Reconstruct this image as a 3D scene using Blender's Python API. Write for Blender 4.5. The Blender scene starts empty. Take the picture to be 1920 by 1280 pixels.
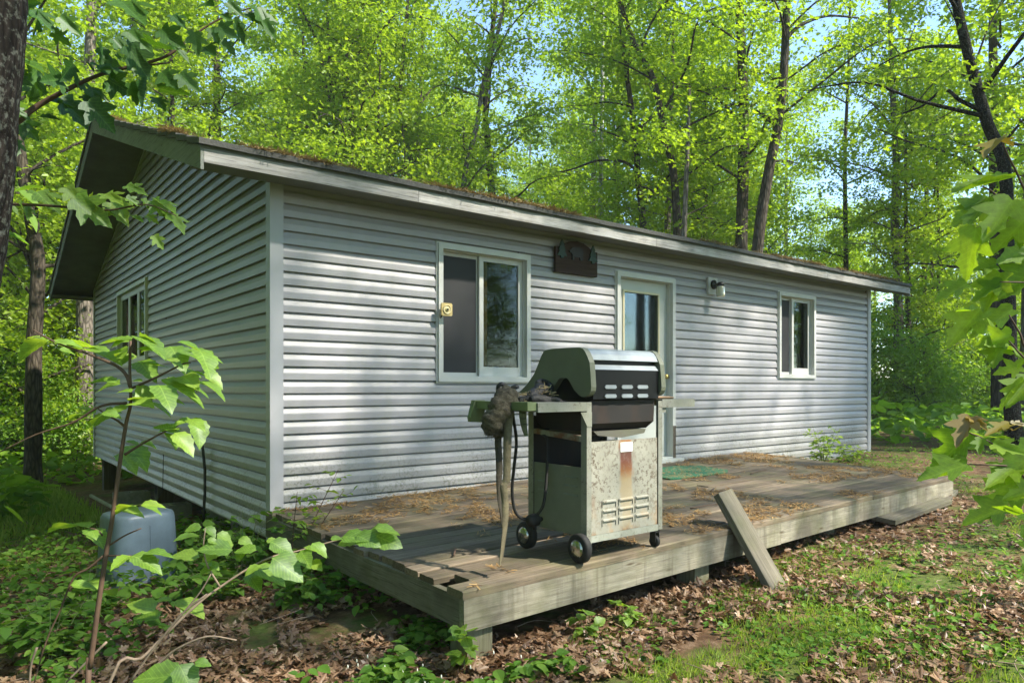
import bpy, math, random
import numpy as np
from mathutils import Vector, Matrix

# ------------------------------------------------------------------ camera, world, sun, exposure
SC = bpy.context.scene
COL = SC.collection
CAM = np.array([-1.8556, -5.2169, 0.859])
YAW, FPX, HOR = 0.66858, 1331.34, 726.77          # heading, focal length and horizon row in 1920 px wide pixels
cd = bpy.data.cameras.new('camera')
cam = bpy.data.objects.new('camera', cd)
COL.objects.link(cam)
cam.location = CAM
cam.rotation_euler = (math.pi / 2 - 0.001, 0, -YAW)
cd.sensor_width = 36.0
cd.sensor_fit = 'HORIZONTAL'
cd.lens = FPX / 1920 * 36
cd.shift_y = (HOR - 640) / 1920
cd.clip_start = 0.05
cd.clip_end = 1500
SC.camera = cam

SUN_AZ, SUN_EL = math.radians(30), math.radians(46)  # to the right of the front wall's normal
SUN = Vector((math.sin(SUN_AZ) * math.cos(SUN_EL), -math.cos(SUN_AZ) * math.cos(SUN_EL), math.sin(SUN_EL)))
wd = bpy.data.worlds.new('World')
SC.world = wd
wd.use_nodes = True
wn = wd.node_tree.nodes
sky = wn.new('ShaderNodeTexSky')
sky.sky_type = 'NISHITA'
sky.sun_disc = False
sky.sun_elevation = SUN_EL
sky.sun_rotation = math.atan2(SUN.x, SUN.y)
sky.air_density = 1.0
sky.dust_density = 0.1
sky.ozone_density = 4.0
bg = wn['Background']
bg.inputs['Strength'].default_value = 0.105
wd.node_tree.links.new(sky.outputs['Color'], bg.inputs['Color'])
sl = bpy.data.lights.new('sun', 'SUN')
sl.energy = 2.8
sl.angle = math.radians(2.0)
sl.color = (1.0, 0.93, 0.80)
sun = bpy.data.objects.new('sun', sl)
COL.objects.link(sun)
sun.rotation_euler = SUN.to_track_quat('Z', 'Y').to_euler()
sun.location = SUN * 60
vs = SC.view_settings
vs.view_transform = 'Standard'
vs.look = 'None'
vs.exposure = 2.15
vs.gamma = 1
vs.use_curve_mapping = False
cy = SC.cycles
cy.max_bounces = 7
cy.diffuse_bounces = 4
cy.glossy_bounces = 3
cy.transmission_bounces = 4
cy.transparent_max_bounces = 6
cy.caustics_reflective = False
cy.caustics_refractive = False
cy.use_denoising = True
cy.sample_clamp_indirect = 6

rng = np.random.default_rng(7)
random.seed(7)


def UP(px, py, d):
    """world point seen at photo pixel (px, py) at depth d along the view axis"""
    a, v = (px - 960) / FPX * d, -(py - HOR) / FPX * d
    return np.array([CAM[0] + a * math.cos(YAW) + d * math.sin(YAW), CAM[1] - a * math.sin(YAW) + d * math.cos(YAW), CAM[2] + v])


FWD = np.array([math.sin(YAW), math.cos(YAW), 0.0])


def ground_z(x, y):
    x, y = np.asarray(x, float), np.asarray(y, float)
    z = -0.42 + 0.03 * np.clip(x, -4, 11) - 0.05 * np.clip(y, 0, 9) * np.clip(1 - x / 8, 0, 1)
    z = z + 0.02 * np.sin(x * 1.7 + y * 0.6) * np.cos(y * 1.3 - x * .4) + 0.012 * np.sin(x * 4.1 + 1) * np.sin(y * 3.7)
    return z


def deck_z(x, y):
    u, v = np.clip(np.asarray(x, float) / 5.9, 0, 1.05), np.clip(-np.asarray(y, float) / 2.6, 0, 1.05)
    return (1 - v) * ((1 - u) * -0.05 + u * 0.045) + v * ((1 - u) * -0.05 + u * -0.005)


# ------------------------------------------------------------------ mesh helpers
def unit(v):
    v = np.asarray(v, float)
    return v / np.maximum(np.linalg.norm(v, axis=-1, keepdims=True), 1e-9)


class MB:
    """collects shapes and links them as ONE mesh object"""
    def __init__(self):
        self.v, self.loops, self.sizes, self.mat, self.rnd, self.uv, self.smooth, self.n = [], [], [], [], [], [], [], 0

    def add(self, verts, faces, mat=0, rnd=None, smooth=False, uv=None):
        verts = np.asarray(verts, float).reshape(-1, 3)
        fl = np.concatenate([np.asarray(f) for f in faces]) + self.n
        self.v.append(verts)
        self.loops.append(fl)
        self.sizes.append(np.array([len(f) for f in faces]))
        nf = len(faces)
        self.mat.append(np.full(nf, mat))
        r = random.random() if rnd is None else rnd
        self.rnd.append(np.full(nf, r) if np.isscalar(r) else np.asarray(r))
        self.smooth.append(np.full(nf, smooth))
        self.uv.append(np.zeros((len(fl), 2)) if uv is None else np.asarray(uv)[fl - self.n])
        self.n += len(verts)
        return self

    def batch(self, tv, tf, pos, dirs, nrm, scale, mat=0, rnd=None, smooth=False, uv=None):
        """N copies of template (tv, tf): y axis along dirs, z axis along nrm"""
        pos, nrm = np.asarray(pos, float), unit(nrm)
        N, K = len(pos), len(tv)
        d = unit(dirs - nrm * np.sum(np.asarray(dirs) * nrm, 1, keepdims=True))
        s = np.cross(d, nrm)
        sc = np.broadcast_to(np.asarray(scale, float), (N,))[:, None, None]
        V = pos[:, None, :] + sc * (tv[None, :, 0:1] * s[:, None] + tv[None, :, 1:2] * d[:, None] + tv[None, :, 2:3] * nrm[:, None])
        ff = np.concatenate([np.asarray(f) for f in tf])
        self.v.append(V.reshape(-1, 3))
        self.loops.append((ff[None] + (np.arange(N) * K)[:, None]).ravel() + self.n)
        self.sizes.append(np.tile([len(f) for f in tf], N))
        nf = N * len(tf)
        self.mat.append(np.full(nf, mat))
        r = rng.random(N) if rnd is None else np.asarray(rnd)
        self.rnd.append(np.repeat(r, len(tf)))
        self.smooth.append(np.full(nf, smooth))
        self.uv.append(np.tile(np.zeros((len(ff), 2)) if uv is None else np.asarray(uv)[ff], (N, 1)))
        self.n += N * K
        return self

    def box(self, lo, hi, mat=0, rnd=None, R=None, c=None, warp=None, nx=1):
        lo, hi = np.asarray(lo, float), np.asarray(hi, float)
        vs_, fs = [], []
        for i in range(nx + 1):
            x = lo[0] + (hi[0] - lo[0]) * i / nx
            vs_ += [(x, lo[1], lo[2]), (x, hi[1], lo[2]), (x, hi[1], hi[2]), (x, lo[1], hi[2])]
        for i in range(nx):
            a, b = 4 * i, 4 * i + 4
            for k in range(4):
                k2 = (k + 1) % 4
                fs.append((a + k, a + k2, b + k2, b + k))
        fs += [(3, 2, 1, 0), tuple(4 * nx + k for k in range(4))]
        vs_ = np.array(vs_)
        if R is not None:
            cc = (lo + hi) / 2 if c is None else np.asarray(c)
            vs_ = (vs_ - cc) @ np.array(R).T + cc
        if warp is not None:
            vs_ = warp(vs_)
        return self.add(vs_, fs, mat, rnd)

    def tube(self, pts, rad, n=8, mat=0, rnd=None, cap=True, jit=0.0):
        pts = np.asarray(pts, float)
        m = len(pts)
        rad = np.broadcast_to(np.asarray(rad, float), (m,))
        t = unit(np.gradient(pts, axis=0))
        ref = np.array([0, 0, 1.0]) if abs(t[0][2]) < 0.8 else np.array([1.0, 0, 0])
        u = unit(np.cross(t[0], ref))
        V = []
        a = np.linspace(0, 2 * np.pi, n, endpoint=False)
        for i in range(m):
            u = unit(u - t[i] * np.dot(u, t[i]))
            w = np.cross(t[i], u)
            rr = rad[i] * (1 + jit * (rng.random(n) - .5)) if jit else np.full(n, rad[i])
            V.append(pts[i] + rr[:, None] * (np.cos(a)[:, None] * u + np.sin(a)[:, None] * w))
        F = []
        for i in range(m - 1):
            for k in range(n):
                k2 = (k + 1) % n
                F.append((i * n + k, i * n + k2, (i + 1) * n + k2, (i + 1) * n + k))
        if cap:
            F += [tuple(range(n - 1, -1, -1)), tuple((m - 1) * n + k for k in range(n))]
        return self.add(np.concatenate(V), F, mat, rnd, True)

    def prism(self, poly, axis, a, b, mat=0, rnd=None):
        """polygon of 2-D points extruded along axis ('x': points are (y, z); 'y': (x, z); 'z': (x, y)) from a to b"""
        P = np.asarray(poly, float)
        n = len(P)

        def lift(t):
            o = np.zeros((n, 3))
            i = 'xyz'.index(axis)
            j = [k for k in range(3) if k != i]
            o[:, i] = t
            o[:, j[0]], o[:, j[1]] = P[:, 0], P[:, 1]
            return o
        V = np.concatenate([lift(a), lift(b)])
        F = [tuple(range(n)), tuple(range(2 * n - 1, n - 1, -1))]
        F += [(i, (i + 1) % n, n + (i + 1) % n, n + i) for i in range(n)]
        return self.add(V, F, mat, rnd)

    def lathe(self, prof, axis, c, n=20, mat=0, rnd=None, smooth=True):
        """profile of (radius, offset) turned round an axis through c"""
        ax = np.eye(3)['xyz'.index(axis)]
        u = np.roll(ax, 1)
        w = np.cross(ax, u)
        a = np.linspace(0, 2 * np.pi, n, endpoint=False)
        V = [np.asarray(c) + ax * o + r * (np.cos(a)[:, None] * u + np.sin(a)[:, None] * w) for r, o in prof]
        F = []
        for i in range(len(prof) - 1):
            for k in range(n):
                k2 = (k + 1) % n
                F.append((i * n + k, i * n + k2, (i + 1) * n + k2, (i + 1) * n + k))
        F += [tuple(range(n - 1, -1, -1)), tuple((len(prof) - 1) * n + k for k in range(n))]
        return self.add(np.concatenate(V), F, mat, rnd, smooth)

    def mesh(self, name, mats, origin=(0, 0, 0)):
        me = bpy.data.meshes.new(name)
        V = np.concatenate(self.v) - np.asarray(origin, float)
        L = np.concatenate(self.loops).astype(np.int32)
        S = np.concatenate(self.sizes).astype(np.int32)
        me.vertices.add(len(V))
        me.vertices.foreach_set('co', V.astype(np.float32).ravel())
        me.loops.add(len(L))
        me.loops.foreach_set('vertex_index', L)
        me.polygons.add(len(S))
        me.polygons.foreach_set('loop_start', np.concatenate([[0], np.cumsum(S)[:-1]]).astype(np.int32))
        me.polygons.foreach_set('loop_total', S)
        me.polygons.foreach_set('material_index', np.concatenate(self.mat).astype(np.int32))
        me.polygons.foreach_set('use_smooth', np.concatenate(self.smooth))
        at = me.attributes.new('rnd', 'FLOAT', 'FACE')
        at.data.foreach_set('value', np.concatenate(self.rnd).astype(np.float32))
        uvl = me.uv_layers.new(name='UVMap')
        uvl.data.foreach_set('uv', np.concatenate(self.uv).astype(np.float32).ravel())
        me.update(calc_edges=True)
        me.validate()
        for m in (mats if isinstance(mats, (list, tuple)) else [mats]):
            me.materials.append(m)
        return me

    def build(self, name, mats, parent=None, origin=None):
        if origin is None:
            origin = world_loc(parent) if parent is not None else (0, 0, 0)
        o = bpy.data.objects.new(name, self.mesh(name, mats, origin))
        COL.objects.link(o)
        if parent is not None:
            o.parent = parent
        else:
            o.location = origin
        return o


def world_loc(o):
    p = np.zeros(3)
    while o is not None:
        p = p + np.array(o.location)
        o = o.parent
    return p


def tag(o, label=None, cat=None, group=None, kind=None):
    for k, v in (('label', label), ('category', cat), ('group', group), ('kind', kind)):
        if v:
            o[k] = v
    return o


def thing(name, loc, label, cat, group=None):
    o = bpy.data.objects.new(name, None)
    o.empty_display_size = 0.1
    COL.objects.link(o)
    o.location = loc
    return tag(o, label, cat, group)


def rotm(axis, deg):
    return np.array(Matrix.Rotation(math.radians(deg), 3, axis))


def vnoise(x, y, s, seed=0):
    """smooth value noise 0..1"""
    x, y = np.asarray(x) / s, np.asarray(y) / s
    xi, yi = np.floor(x).astype(int), np.floor(y).astype(int)
    fx, fy = x - xi, y - yi
    fx, fy = fx * fx * (3 - 2 * fx), fy * fy * (3 - 2 * fy)

    def h(i, j):
        n = np.sin(i * 127.1 + j * 311.7 + seed * 74.7) * 43758.5453
        return n - np.floor(n)
    return (h(xi, yi) * (1 - fx) + h(xi + 1, yi) * fx) * (1 - fy) + (h(xi, yi + 1) * (1 - fx) + h(xi + 1, yi + 1) * fx) * fy


# ------------------------------------------------------------------ materials
class NT:
    def __init__(self, name):
        self.m = bpy.data.materials.new(name)
        self.m.use_nodes = True
        self.t = self.m.node_tree
        self.p = self.t.nodes['Principled BSDF']
        self.out = self.t.nodes['Material Output']

    def n(self, typ, props=None, **inp):
        nd = self.t.nodes.new('ShaderNode' + typ)
        for k, v in (props or {}).items():
            setattr(nd, k, v)
        for k, v in inp.items():
            key = int(k[1:]) if k[0] == '_' and k[1:].isdigit() else k.replace('_', ' ')
            self.set(nd.inputs[key], v)
        return nd

    def set(self, sock, v):
        if isinstance(v, bpy.types.NodeSocket):
            self.t.links.new(v, sock)
        elif isinstance(v, (tuple, list)) and len(v) == 3 and sock.type == 'RGBA':
            sock.default_value = (*v, 1)
        else:
            sock.default_value = v

    def obj(self, scale=(1, 1, 1), loc=(0, 0, 0), src='Object'):
        tc = self.n('TexCoord')
        return self.n('Mapping', None, Vector=tc.outputs[src], Scale=scale, Location=loc).outputs[0]

    def noise(self, vec, scale, detail=4, rough=0.6):
        return self.n('TexNoise', None, Vector=vec, Scale=scale, Detail=detail, Roughness=rough).outputs['Fac']

    def ramp(self, fac, stops, interp='LINEAR'):
        r = self.n('ValToRGB')
        r.color_ramp.interpolation = interp
        el = r.color_ramp.elements
        while len(el) < len(stops):
            el.new(0.5)
        for e, (p, c) in zip(el, stops):
            e.position = p
            e.color = (*c, 1) if isinstance(c, (tuple, list)) else (c, c, c, 1)
        self.set(r.inputs[0], fac)
        return r.outputs[0]

    def mix(self, fac, a, b, mode='MIX'):
        m = self.n('Mix', {'data_type': 'RGBA', 'blend_type': mode})
        self.set(m.inputs[0], fac)
        self.set(m.inputs[6], a)
        self.set(m.inputs[7], b)
        return m.outputs[2]

    def math(self, op, a, b=0.0, c=None):
        m = self.n('Math', {'operation': op})
        self.set(m.inputs[0], a)
        self.set(m.inputs[1], b)
        if c is not None:
            self.set(m.inputs[2], c)
        return m.outputs[0]

    def attr(self, name='rnd'):
        return self.n('Attribute', {'attribute_name': name}).outputs['Fac']

    def bump(self, h, strength=0.3, dist=0.01):
        b = self.n('Bump', None, Height=h, Strength=strength, Distance=dist)
        self.t.links.new(b.outputs[0], self.p.inputs['Normal'])

    def fin(self, col=None, rough=None, **kw):
        if col is not None:
            self.set(self.p.inputs['Base Color'], col)
        if rough is not None:
            self.set(self.p.inputs['Roughness'], rough)
        for k, v in kw.items():
            self.set(self.p.inputs[k.replace('_', ' ')], v)
        return self.m


def plain(name, col, rough=0.6, var=0.25, scale=12, metal=0.0, bump=0.0, spec=0.4):
    k = NT(name)
    v = k.obj()
    f = k.noise(v, scale, 5)
    c = k.ramp(f, [(0.25, tuple(x * (1 - var) for x in col)), (0.75, tuple(min(1, x * (1 + var)) for x in col))])
    if bump:
        k.bump(k.noise(v, scale * 4, 4), bump, 0.01)
    return k.fin(c, rough, Metallic=metal, Specular_IOR_Level=spec)


def wood_mat(name, c0, c1, c2, along='x', dirt=0.4, green=0.0, rough=0.85, crack=0.75, knots=False):
    k = NT(name)
    sc = {'x': (0.8, 26, 26), 'z': (26, 26, 0.8), 'y': (26, 0.8, 26)}[along]
    rn = k.attr()
    off = k.n('CombineXYZ', None, X=k.math('MULTIPLY', rn, 37.0), Y=k.math('MULTIPLY', rn, 11.0), Z=k.math('MULTIPLY', rn, 23.0)).outputs[0]
    v = k.n('VectorMath', {'operation': 'ADD'}, _0=k.obj(sc), _1=off).outputs[0]
    g = k.noise(v, 2.2, 6, 0.65)
    col = k.ramp(g, [(0.3, c0), (0.5, c1), (0.72, c2)])
    w = k.ramp(k.noise(v, 7, 3, 0.5), [(0.34, 0.35), (0.42, 1.0)])
    col = k.mix(crack, col, w, 'MULTIPLY')
    big = k.noise(k.obj((1, 1, 1)), 2.6, 5, 0.6)
    col = k.mix(k.ramp(big, [(0.42, 0.0), (0.66, dirt)]), col, (0.06, 0.052, 0.04))
    if green:
        col = k.mix(k.ramp(k.noise(k.obj((1, 1, 1), (4, 1, 2)), 3.5, 4), [(0.45, 0.0), (0.65, green)]), col, (0.10, 0.105, 0.045))
    if knots:
        vk = k.n('TexVoronoi', None, Vector=k.obj((1.1, 5, 5)), Scale=2.6).outputs['Distance']
        col = k.mix(k.ramp(vk, [(0.05, 0.85), (0.13, 0.0)]), col, (0.07, 0.05, 0.03))
        dr = k.ramp(k.noise(k.obj((7, 7, 0.5)), 2.0, 5, 0.65), [(0.52, 0.0), (0.66, 0.6)])
        col = k.mix(dr, col, (0.085, 0.075, 0.055))
    tone = k.math('MULTIPLY_ADD', rn, 0.62, 0.68)
    col = k.mix(1.0, col, k.n('CombineColor', None, Red=tone, Green=tone, Blue=tone).outputs[0], 'MULTIPLY')
    k.bump(g, 0.5, 0.006)
    return k.fin(col, rough, Specular_IOR_Level=0.25)


def leaf_mat(name, c0, c1, c2, trans=0.5, tgain=(1.9, 1.55, 0.55), gloss=0.05, veins=False, rough=0.42):
    k = NT(name)
    k.t.nodes.remove(k.p)
    col = k.ramp(k.attr(), [(0.0, c0), (0.5, c1), (1.0, c2)])
    if veins:
        uv = k.n('SeparateXYZ', None, Vector=k.n('UVMap').outputs[0])
        ax = k.math('ABSOLUTE', uv.outputs[0])
        s = k.math('SUBTRACT', k.math('MULTIPLY', uv.outputs[1], 9.0), k.math('MULTIPLY', ax, 7.0))
        tri = k.math('ABSOLUTE', k.math('SUBTRACT', k.math('FRACT', s), 0.5))
        vein = k.math('MAXIMUM', k.math('LESS_THAN', tri, 0.07), k.math('LESS_THAN', ax, 0.016))
        col = k.mix(k.math('MULTIPLY', vein, 0.3 if veins is True else veins), col, tuple(min(1, x * 1.7 + .02) for x in c2))
        mot = k.ramp(k.noise(k.obj((1, 1, 1)), 60, 3), [(0.3, 0.75), (0.7, 1.15)])
        col = k.mix(1.0, col, mot, 'MULTIPLY')
    tc = k.mix(1.0, col, tgain, 'MULTIPLY')
    d = k.n('BsdfDiffuse', None, Color=col)
    t = k.n('BsdfTranslucent', None, Color=tc)
    m = k.n('MixShader', None, Fac=trans)
    k.t.links.new(d.outputs[0], m.inputs[1])
    k.t.links.new(t.outputs[0], m.inputs[2])
    g = k.n('BsdfGlossy', None, Color=(0.9, 0.95, 1.0), Roughness=rough)
    m2 = k.n('MixShader', None, Fac=gloss)
    k.t.links.new(m.outputs[0], m2.inputs[1])
    k.t.links.new(g.outputs[0], m2.inputs[2])
    k.t.links.new(m2.outputs[0], k.out.inputs[0])
    return k.m


def bark_mat(name, c0, c1, lich=0.0, scale=14):
    k = NT(name)
    v = k.obj((1, 1, 0.22))
    f = k.noise(v, scale, 6, 0.65)
    vo = k.n('TexVoronoi', {'feature': 'DISTANCE_TO_EDGE'}, Vector=v, Scale=scale * 1.3).outputs['Distance']
    cr = k.ramp(vo, [(0.0, 0.35), (0.22, 1.0)])
    col = k.mix(1.0, k.ramp(f, [(0.3, c0), (0.7, c1)]), cr, 'MULTIPLY')
    if lich:
        l = k.ramp(k.noise(k.obj((1, 1, 1)), scale * 1.6, 5, 0.7), [(0.52, 0.0), (0.6, lich)])
        col = k.mix(l, col, (0.32, 0.35, 0.30))
    k.bump(k.math('ADD', vo, f), 0.8, 0.03)
    return k.fin(col, 0.95, Specular_IOR_Level=0.1)


def glass_mat(name, tint=(0.75, 0.8, 0.78), refl=1.0):
    k = NT(name)
    k.t.nodes.remove(k.p)
    fr = k.n('Fresnel', None, IOR=1.5).outputs[0]
    f = k.math('MINIMUM', k.math('MULTIPLY', fr, 0.5 * refl), 1.0)
    tr = k.n('BsdfTransparent', None, Color=tint)
    gl = k.n('BsdfGlossy', None, Color=(0.95, 0.97, 0.96), Roughness=0.03)
    m = k.n('MixShader', None, Fac=f)
    k.t.links.new(tr.outputs[0], m.inputs[1])
    k.t.links.new(gl.outputs[0], m.inputs[2])
    k.t.links.new(m.outputs[0], k.out.inputs[0])
    return k.m


def siding_mat():
    k = NT('vinyl_siding')
    v = k.obj()
    sep = k.n('SeparateXYZ', None, Vector=v)
    big = k.noise(k.obj((0.6, 0.6, 3)), 1.3, 4)
    col = k.ramp(big, [(0.3, (0.30, 0.29, 0.308)), (0.7, (0.345, 0.333, 0.35))])
    # algae and splash dirt low on the wall
    low = k.ramp(sep.outputs[2], [(0.3, 1.0), (1.15, 0.0)])
    patch = k.ramp(k.noise(v, 1.9, 4, 0.7), [(0.40, 0.0), (0.55, 1.0)])
    spots = k.ramp(k.noise(v, 38, 4, 0.75), [(0.49, 0.0), (0.57, 0.9)])
    col = k.mix(k.math('MULTIPLY', k.math('MULTIPLY', low, patch), spots), col, (0.10, 0.095, 0.07))
    film = k.math('MULTIPLY', k.math('MULTIPLY', low, 0.45), k.noise(v, 4, 4))
    col = k.mix(film, col, (0.25, 0.27, 0.17))
    runs = k.ramp(k.noise(k.obj((9, 9, 0.35)), 1.5, 4, 0.6), [(0.48, 0.0), (0.7, 0.4)])
    col = k.mix(runs, col, (0.28, 0.29, 0.26))
    k.bump(k.noise(k.obj((1.2, 1.2, 60)), 3, 3), 0.06, 0.002)
    return k.fin(col, 0.42, Specular_IOR_Level=0.45)


MT = {}
MT['siding'] = siding_mat()
MT['trim'] = plain('vinyl_trim', (0.38, 0.38, 0.40), 0.45, 0.06, 3)
MT['frame'] = plain('window_vinyl', (0.50, 0.50, 0.475), 0.45, 0.08, 4)
MT['door'] = plain('door_paint', (0.46, 0.475, 0.44), 0.5, 0.06, 3)
MT['cream'] = plain('cream_trim', (0.62, 0.55, 0.36), 0.5, 0.1, 8)
MT['oak_stop'] = plain('varnished_wood', (0.50, 0.24, 0.08), 0.4, 0.2, 14)
MT['glass'] = glass_mat('window_glass', (0.55, 0.6, 0.58))
MT['screen'] = plain('insect_mesh', (0.022, 0.0225, 0.025), 0.7, 0.15, 3)
MT['room'] = plain('room_wall', (0.16, 0.12, 0.08), 0.9, 0.2, 3)
MT['fascia'] = wood_mat('painted_fascia', (0.23, 0.22, 0.205), (0.36, 0.35, 0.335), (0.45, 0.44, 0.43), 'x', 0.35)
MT['rake'] = wood_mat('rake_board', (0.13, 0.14, 0.125), (0.18, 0.195, 0.175), (0.23, 0.245, 0.22), 'y', 0.25)
MT['drip'] = plain('drip_strip', (0.13, 0.14, 0.125), 0.8, 0.3, 9)  # dark grey includes the shade under the shingle overhang
MT['soffit'] = plain('soffit_panel', (0.20, 0.205, 0.185), 0.6, 0.1, 5)
MT['soffit_dark'] = plain('bare_soffit', (0.125, 0.125, 0.10), 0.9, 0.25, 4)
MT['shingle'] = plain('asphalt_shingle', (0.075, 0.075, 0.07), 0.95, 0.4, 60, bump=0.5)
MT['dark'] = plain('dark_joist', (0.05, 0.045, 0.035), 0.9, 0.3, 6)
MT['stilt'] = wood_mat('stilt_wood', (0.09, 0.08, 0.05), (0.14, 0.12, 0.08), (0.2, 0.18, 0.12), 'z', 0.4)
MT['deck'] = wood_mat('deck_wood', (0.105, 0.078, 0.052), (0.165, 0.127, 0.088), (0.235, 0.19, 0.138), 'x', 0.6, 0.45)
MT['deck_face'] = wood_mat('deck_fascia_wood', (0.175, 0.158, 0.118), (0.25, 0.228, 0.175), (0.31, 0.29, 0.23), 'x', 0.75, 0.45, crack=0.45, knots=True)
MT['post'] = wood_mat('post_wood', (0.17, 0.165, 0.10), (0.24, 0.23, 0.15), (0.30, 0.285, 0.2), 'z', 0.35, 0.4)
MT['plank'] = wood_mat('plank_wood', (0.085, 0.075, 0.055), (0.125, 0.112, 0.083), (0.175, 0.158, 0.12), 'z', 0.5, 0.4)
MT['leaf_canopy'] = leaf_mat('maple_foliage', (0.155, 0.245, 0.018), (0.225, 0.33, 0.024), (0.29, 0.385, 0.032), 0.56, (1.75, 1.75, 0.7), gloss=0.02)
MT['leaf_yellow'] = leaf_mat('yellow_green_foliage', (0.175, 0.28, 0.020), (0.24, 0.35, 0.026), (0.31, 0.41, 0.036), 0.56, (1.65, 1.6, 0.7), gloss=0.02)  # yellow-green tint of the leaves themselves
MT['leaf_shrub'] = leaf_mat('shrub_foliage', (0.095, 0.205, 0.022), (0.145, 0.275, 0.03), (0.21, 0.34, 0.04), 0.5, (1.8, 1.7, 0.7), gloss=0.02)
MT['leaf_near'] = leaf_mat('sapling_foliage', (0.12, 0.235, 0.026), (0.175, 0.31, 0.032), (0.235, 0.36, 0.042), 0.52, (1.7, 1.45, 0.7), gloss=0.035, veins=True, rough=0.5)
MT['leaf_maple'] = leaf_mat('maple_leaf', (0.14, 0.26, 0.018), (0.195, 0.33, 0.022), (0.25, 0.38, 0.03), 0.58, (1.75, 1.6, 0.6), gloss=0.03, veins=0.15, rough=0.5)
MT['leaf_shade'] = leaf_mat('shade_leaf', (0.03, 0.095, 0.014), (0.05, 0.135, 0.018), (0.08, 0.18, 0.022), 0.45, gloss=0.03, veins=True, rough=0.5)  # darker green carries the shade on the backlit maple boughs
MT['leaf_ground'] = leaf_mat('groundcover_leaf', (0.065, 0.15, 0.022), (0.11, 0.225, 0.032), (0.18, 0.30, 0.05), 0.42, (1.7, 1.5, 0.8), gloss=0.008)
MT['leaf_orange'] = leaf_mat('new_leaf', (0.22, 0.15, 0.02), (0.26, 0.19, 0.025), (0.30, 0.24, 0.035), 0.5, (1.3, 1.2, 0.9))
MT['grass'] = leaf_mat('grass_blade', (0.15, 0.255, 0.03), (0.23, 0.34, 0.045), (0.34, 0.42, 0.09), 0.45, (1.6, 1.5, .8), gloss=0.03)
MT['dead'] = leaf_mat('dead_leaf', (0.11, 0.06, 0.032), (0.235, 0.138, 0.076), (0.40, 0.275, 0.175), 0.2, (1.2, 1.0, 0.8), gloss=0.03)
MT['moss'] = leaf_mat('roof_moss', (0.17, 0.12, 0.045), (0.27, 0.195, 0.08), (0.37, 0.285, 0.14), 0.15, (1.1, 1.0, 0.9), gloss=0.02)
MT['needle'] = leaf_mat('fallen_catkin', (0.20, 0.115, 0.045), (0.31, 0.19, 0.075), (0.42, 0.28, 0.13), 0.2, (1.1, 1.0, 0.9), gloss=0.02)
MT['flower'] = plain('white_flower', (0.75, 0.75, 0.65), 0.7, 0.05, 10)
MT['bark'] = bark_mat('maple_bark', (0.045, 0.038, 0.028), (0.12, 0.10, 0.078))
MT['bark_grey'] = bark_mat('pale_bark', (0.13, 0.11, 0.09), (0.27, 0.235, 0.20))
MT['bark_dark'] = bark_mat('lichen_bark', (0.009, 0.008, 0.007), (0.03, 0.025, 0.021), 0.2, 30)
MT['birch'] = bark_mat('birch_bark', (0.38, 0.37, 0.35), (0.6, 0.59, 0.56), 0, 6)
MT['stem'] = plain('young_stem', (0.085, 0.05, 0.032), 0.7, 0.3, 40)
MT['stem_green'] = plain('green_stem', (0.12, 0.15, 0.05), 0.6, 0.25, 40)
MT['stem_dry'] = plain('dry_stem', (0.26, 0.19, 0.14), 0.8, 0.3, 40)

# ------------------------------------------------------------------ ground
def build_ground():
    k = NT('forest_floor')
    v = k.obj()
    lit = k.noise(v, 9, 8, 0.7)
    brown = k.ramp(lit, [(0.3, (0.045, 0.026, 0.014)), (0.48, (0.12, 0.070, 0.040)), (0.6, (0.20, 0.125, 0.075)), (0.72, (0.30, 0.20, 0.13))])
    green = k.ramp(k.noise(v, 14, 6, 0.7), [(0.35, (0.04, 0.07, 0.014)), (0.55, (0.08, 0.13, 0.025)), (0.75, (0.14, 0.19, 0.045))])
    sp_ = k.n('SeparateXYZ', None, Vector=v)
    front = k.math('MULTIPLY', k.ramp(k.math('MULTIPLY', sp_.outputs[1], -0.1), [(0.27, 0.0), (0.36, 0.12)]), 1.0)
    gm = k.ramp(k.math('ADD', k.noise(v, 1.6, 8, 0.75), front), [(0.47, 0.0), (0.6, 0.8)])
    col = k.mix(gm, brown, green)
    k.bump(lit, 0.8, 0.03)
    m = k.fin(col, 0.95, Specular_IOR_Level=0.1)
    a = np.sign(np.linspace(-1, 1, 171)) * (np.abs(np.linspace(-1, 1, 171)) ** 2.6) * 150
    X, Y = np.meshgrid(a + 2, a + 0)
    far = np.clip((np.hypot(X, Y) - 25) / 60, 0, 1)
    Z = ground_z(X, Y) - 0.4 * far
    V = np.stack([X, Y, Z], -1).reshape(-1, 3)
    n = len(a)
    F = [(j * n + i, j * n + i + 1, (j + 1) * n + i + 1, (j + 1) * n + i) for j in range(n - 1) for i in range(n - 1)]
    mb = MB().add(V, F, 0, 0.5, True)
    tag(mb.build('ground', m), 'brown forest floor of dead leaves with mossy green patches', 'ground', None, 'structure')


build_ground()

# ------------------------------------------------------------------ cabin
C = 0.1016
LEN, DEP, ZB, ZT = 9.351, 8.252, -0.271, 2.366
PEAK = 4.126


def roof_z(y):
    return 3.955 - 0.3333 * abs(y - PEAK)


PROF = [(0.030, 0.010), (0.004, 0.006), (0.003, 0.0), (0.0, 0.001), (0.0, 0.046), (0.002, 0.054), (0.010, 0.072), (0.017, 0.0895), (0.030, 0.0905), (0.030, C + 0.010)]


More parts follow.
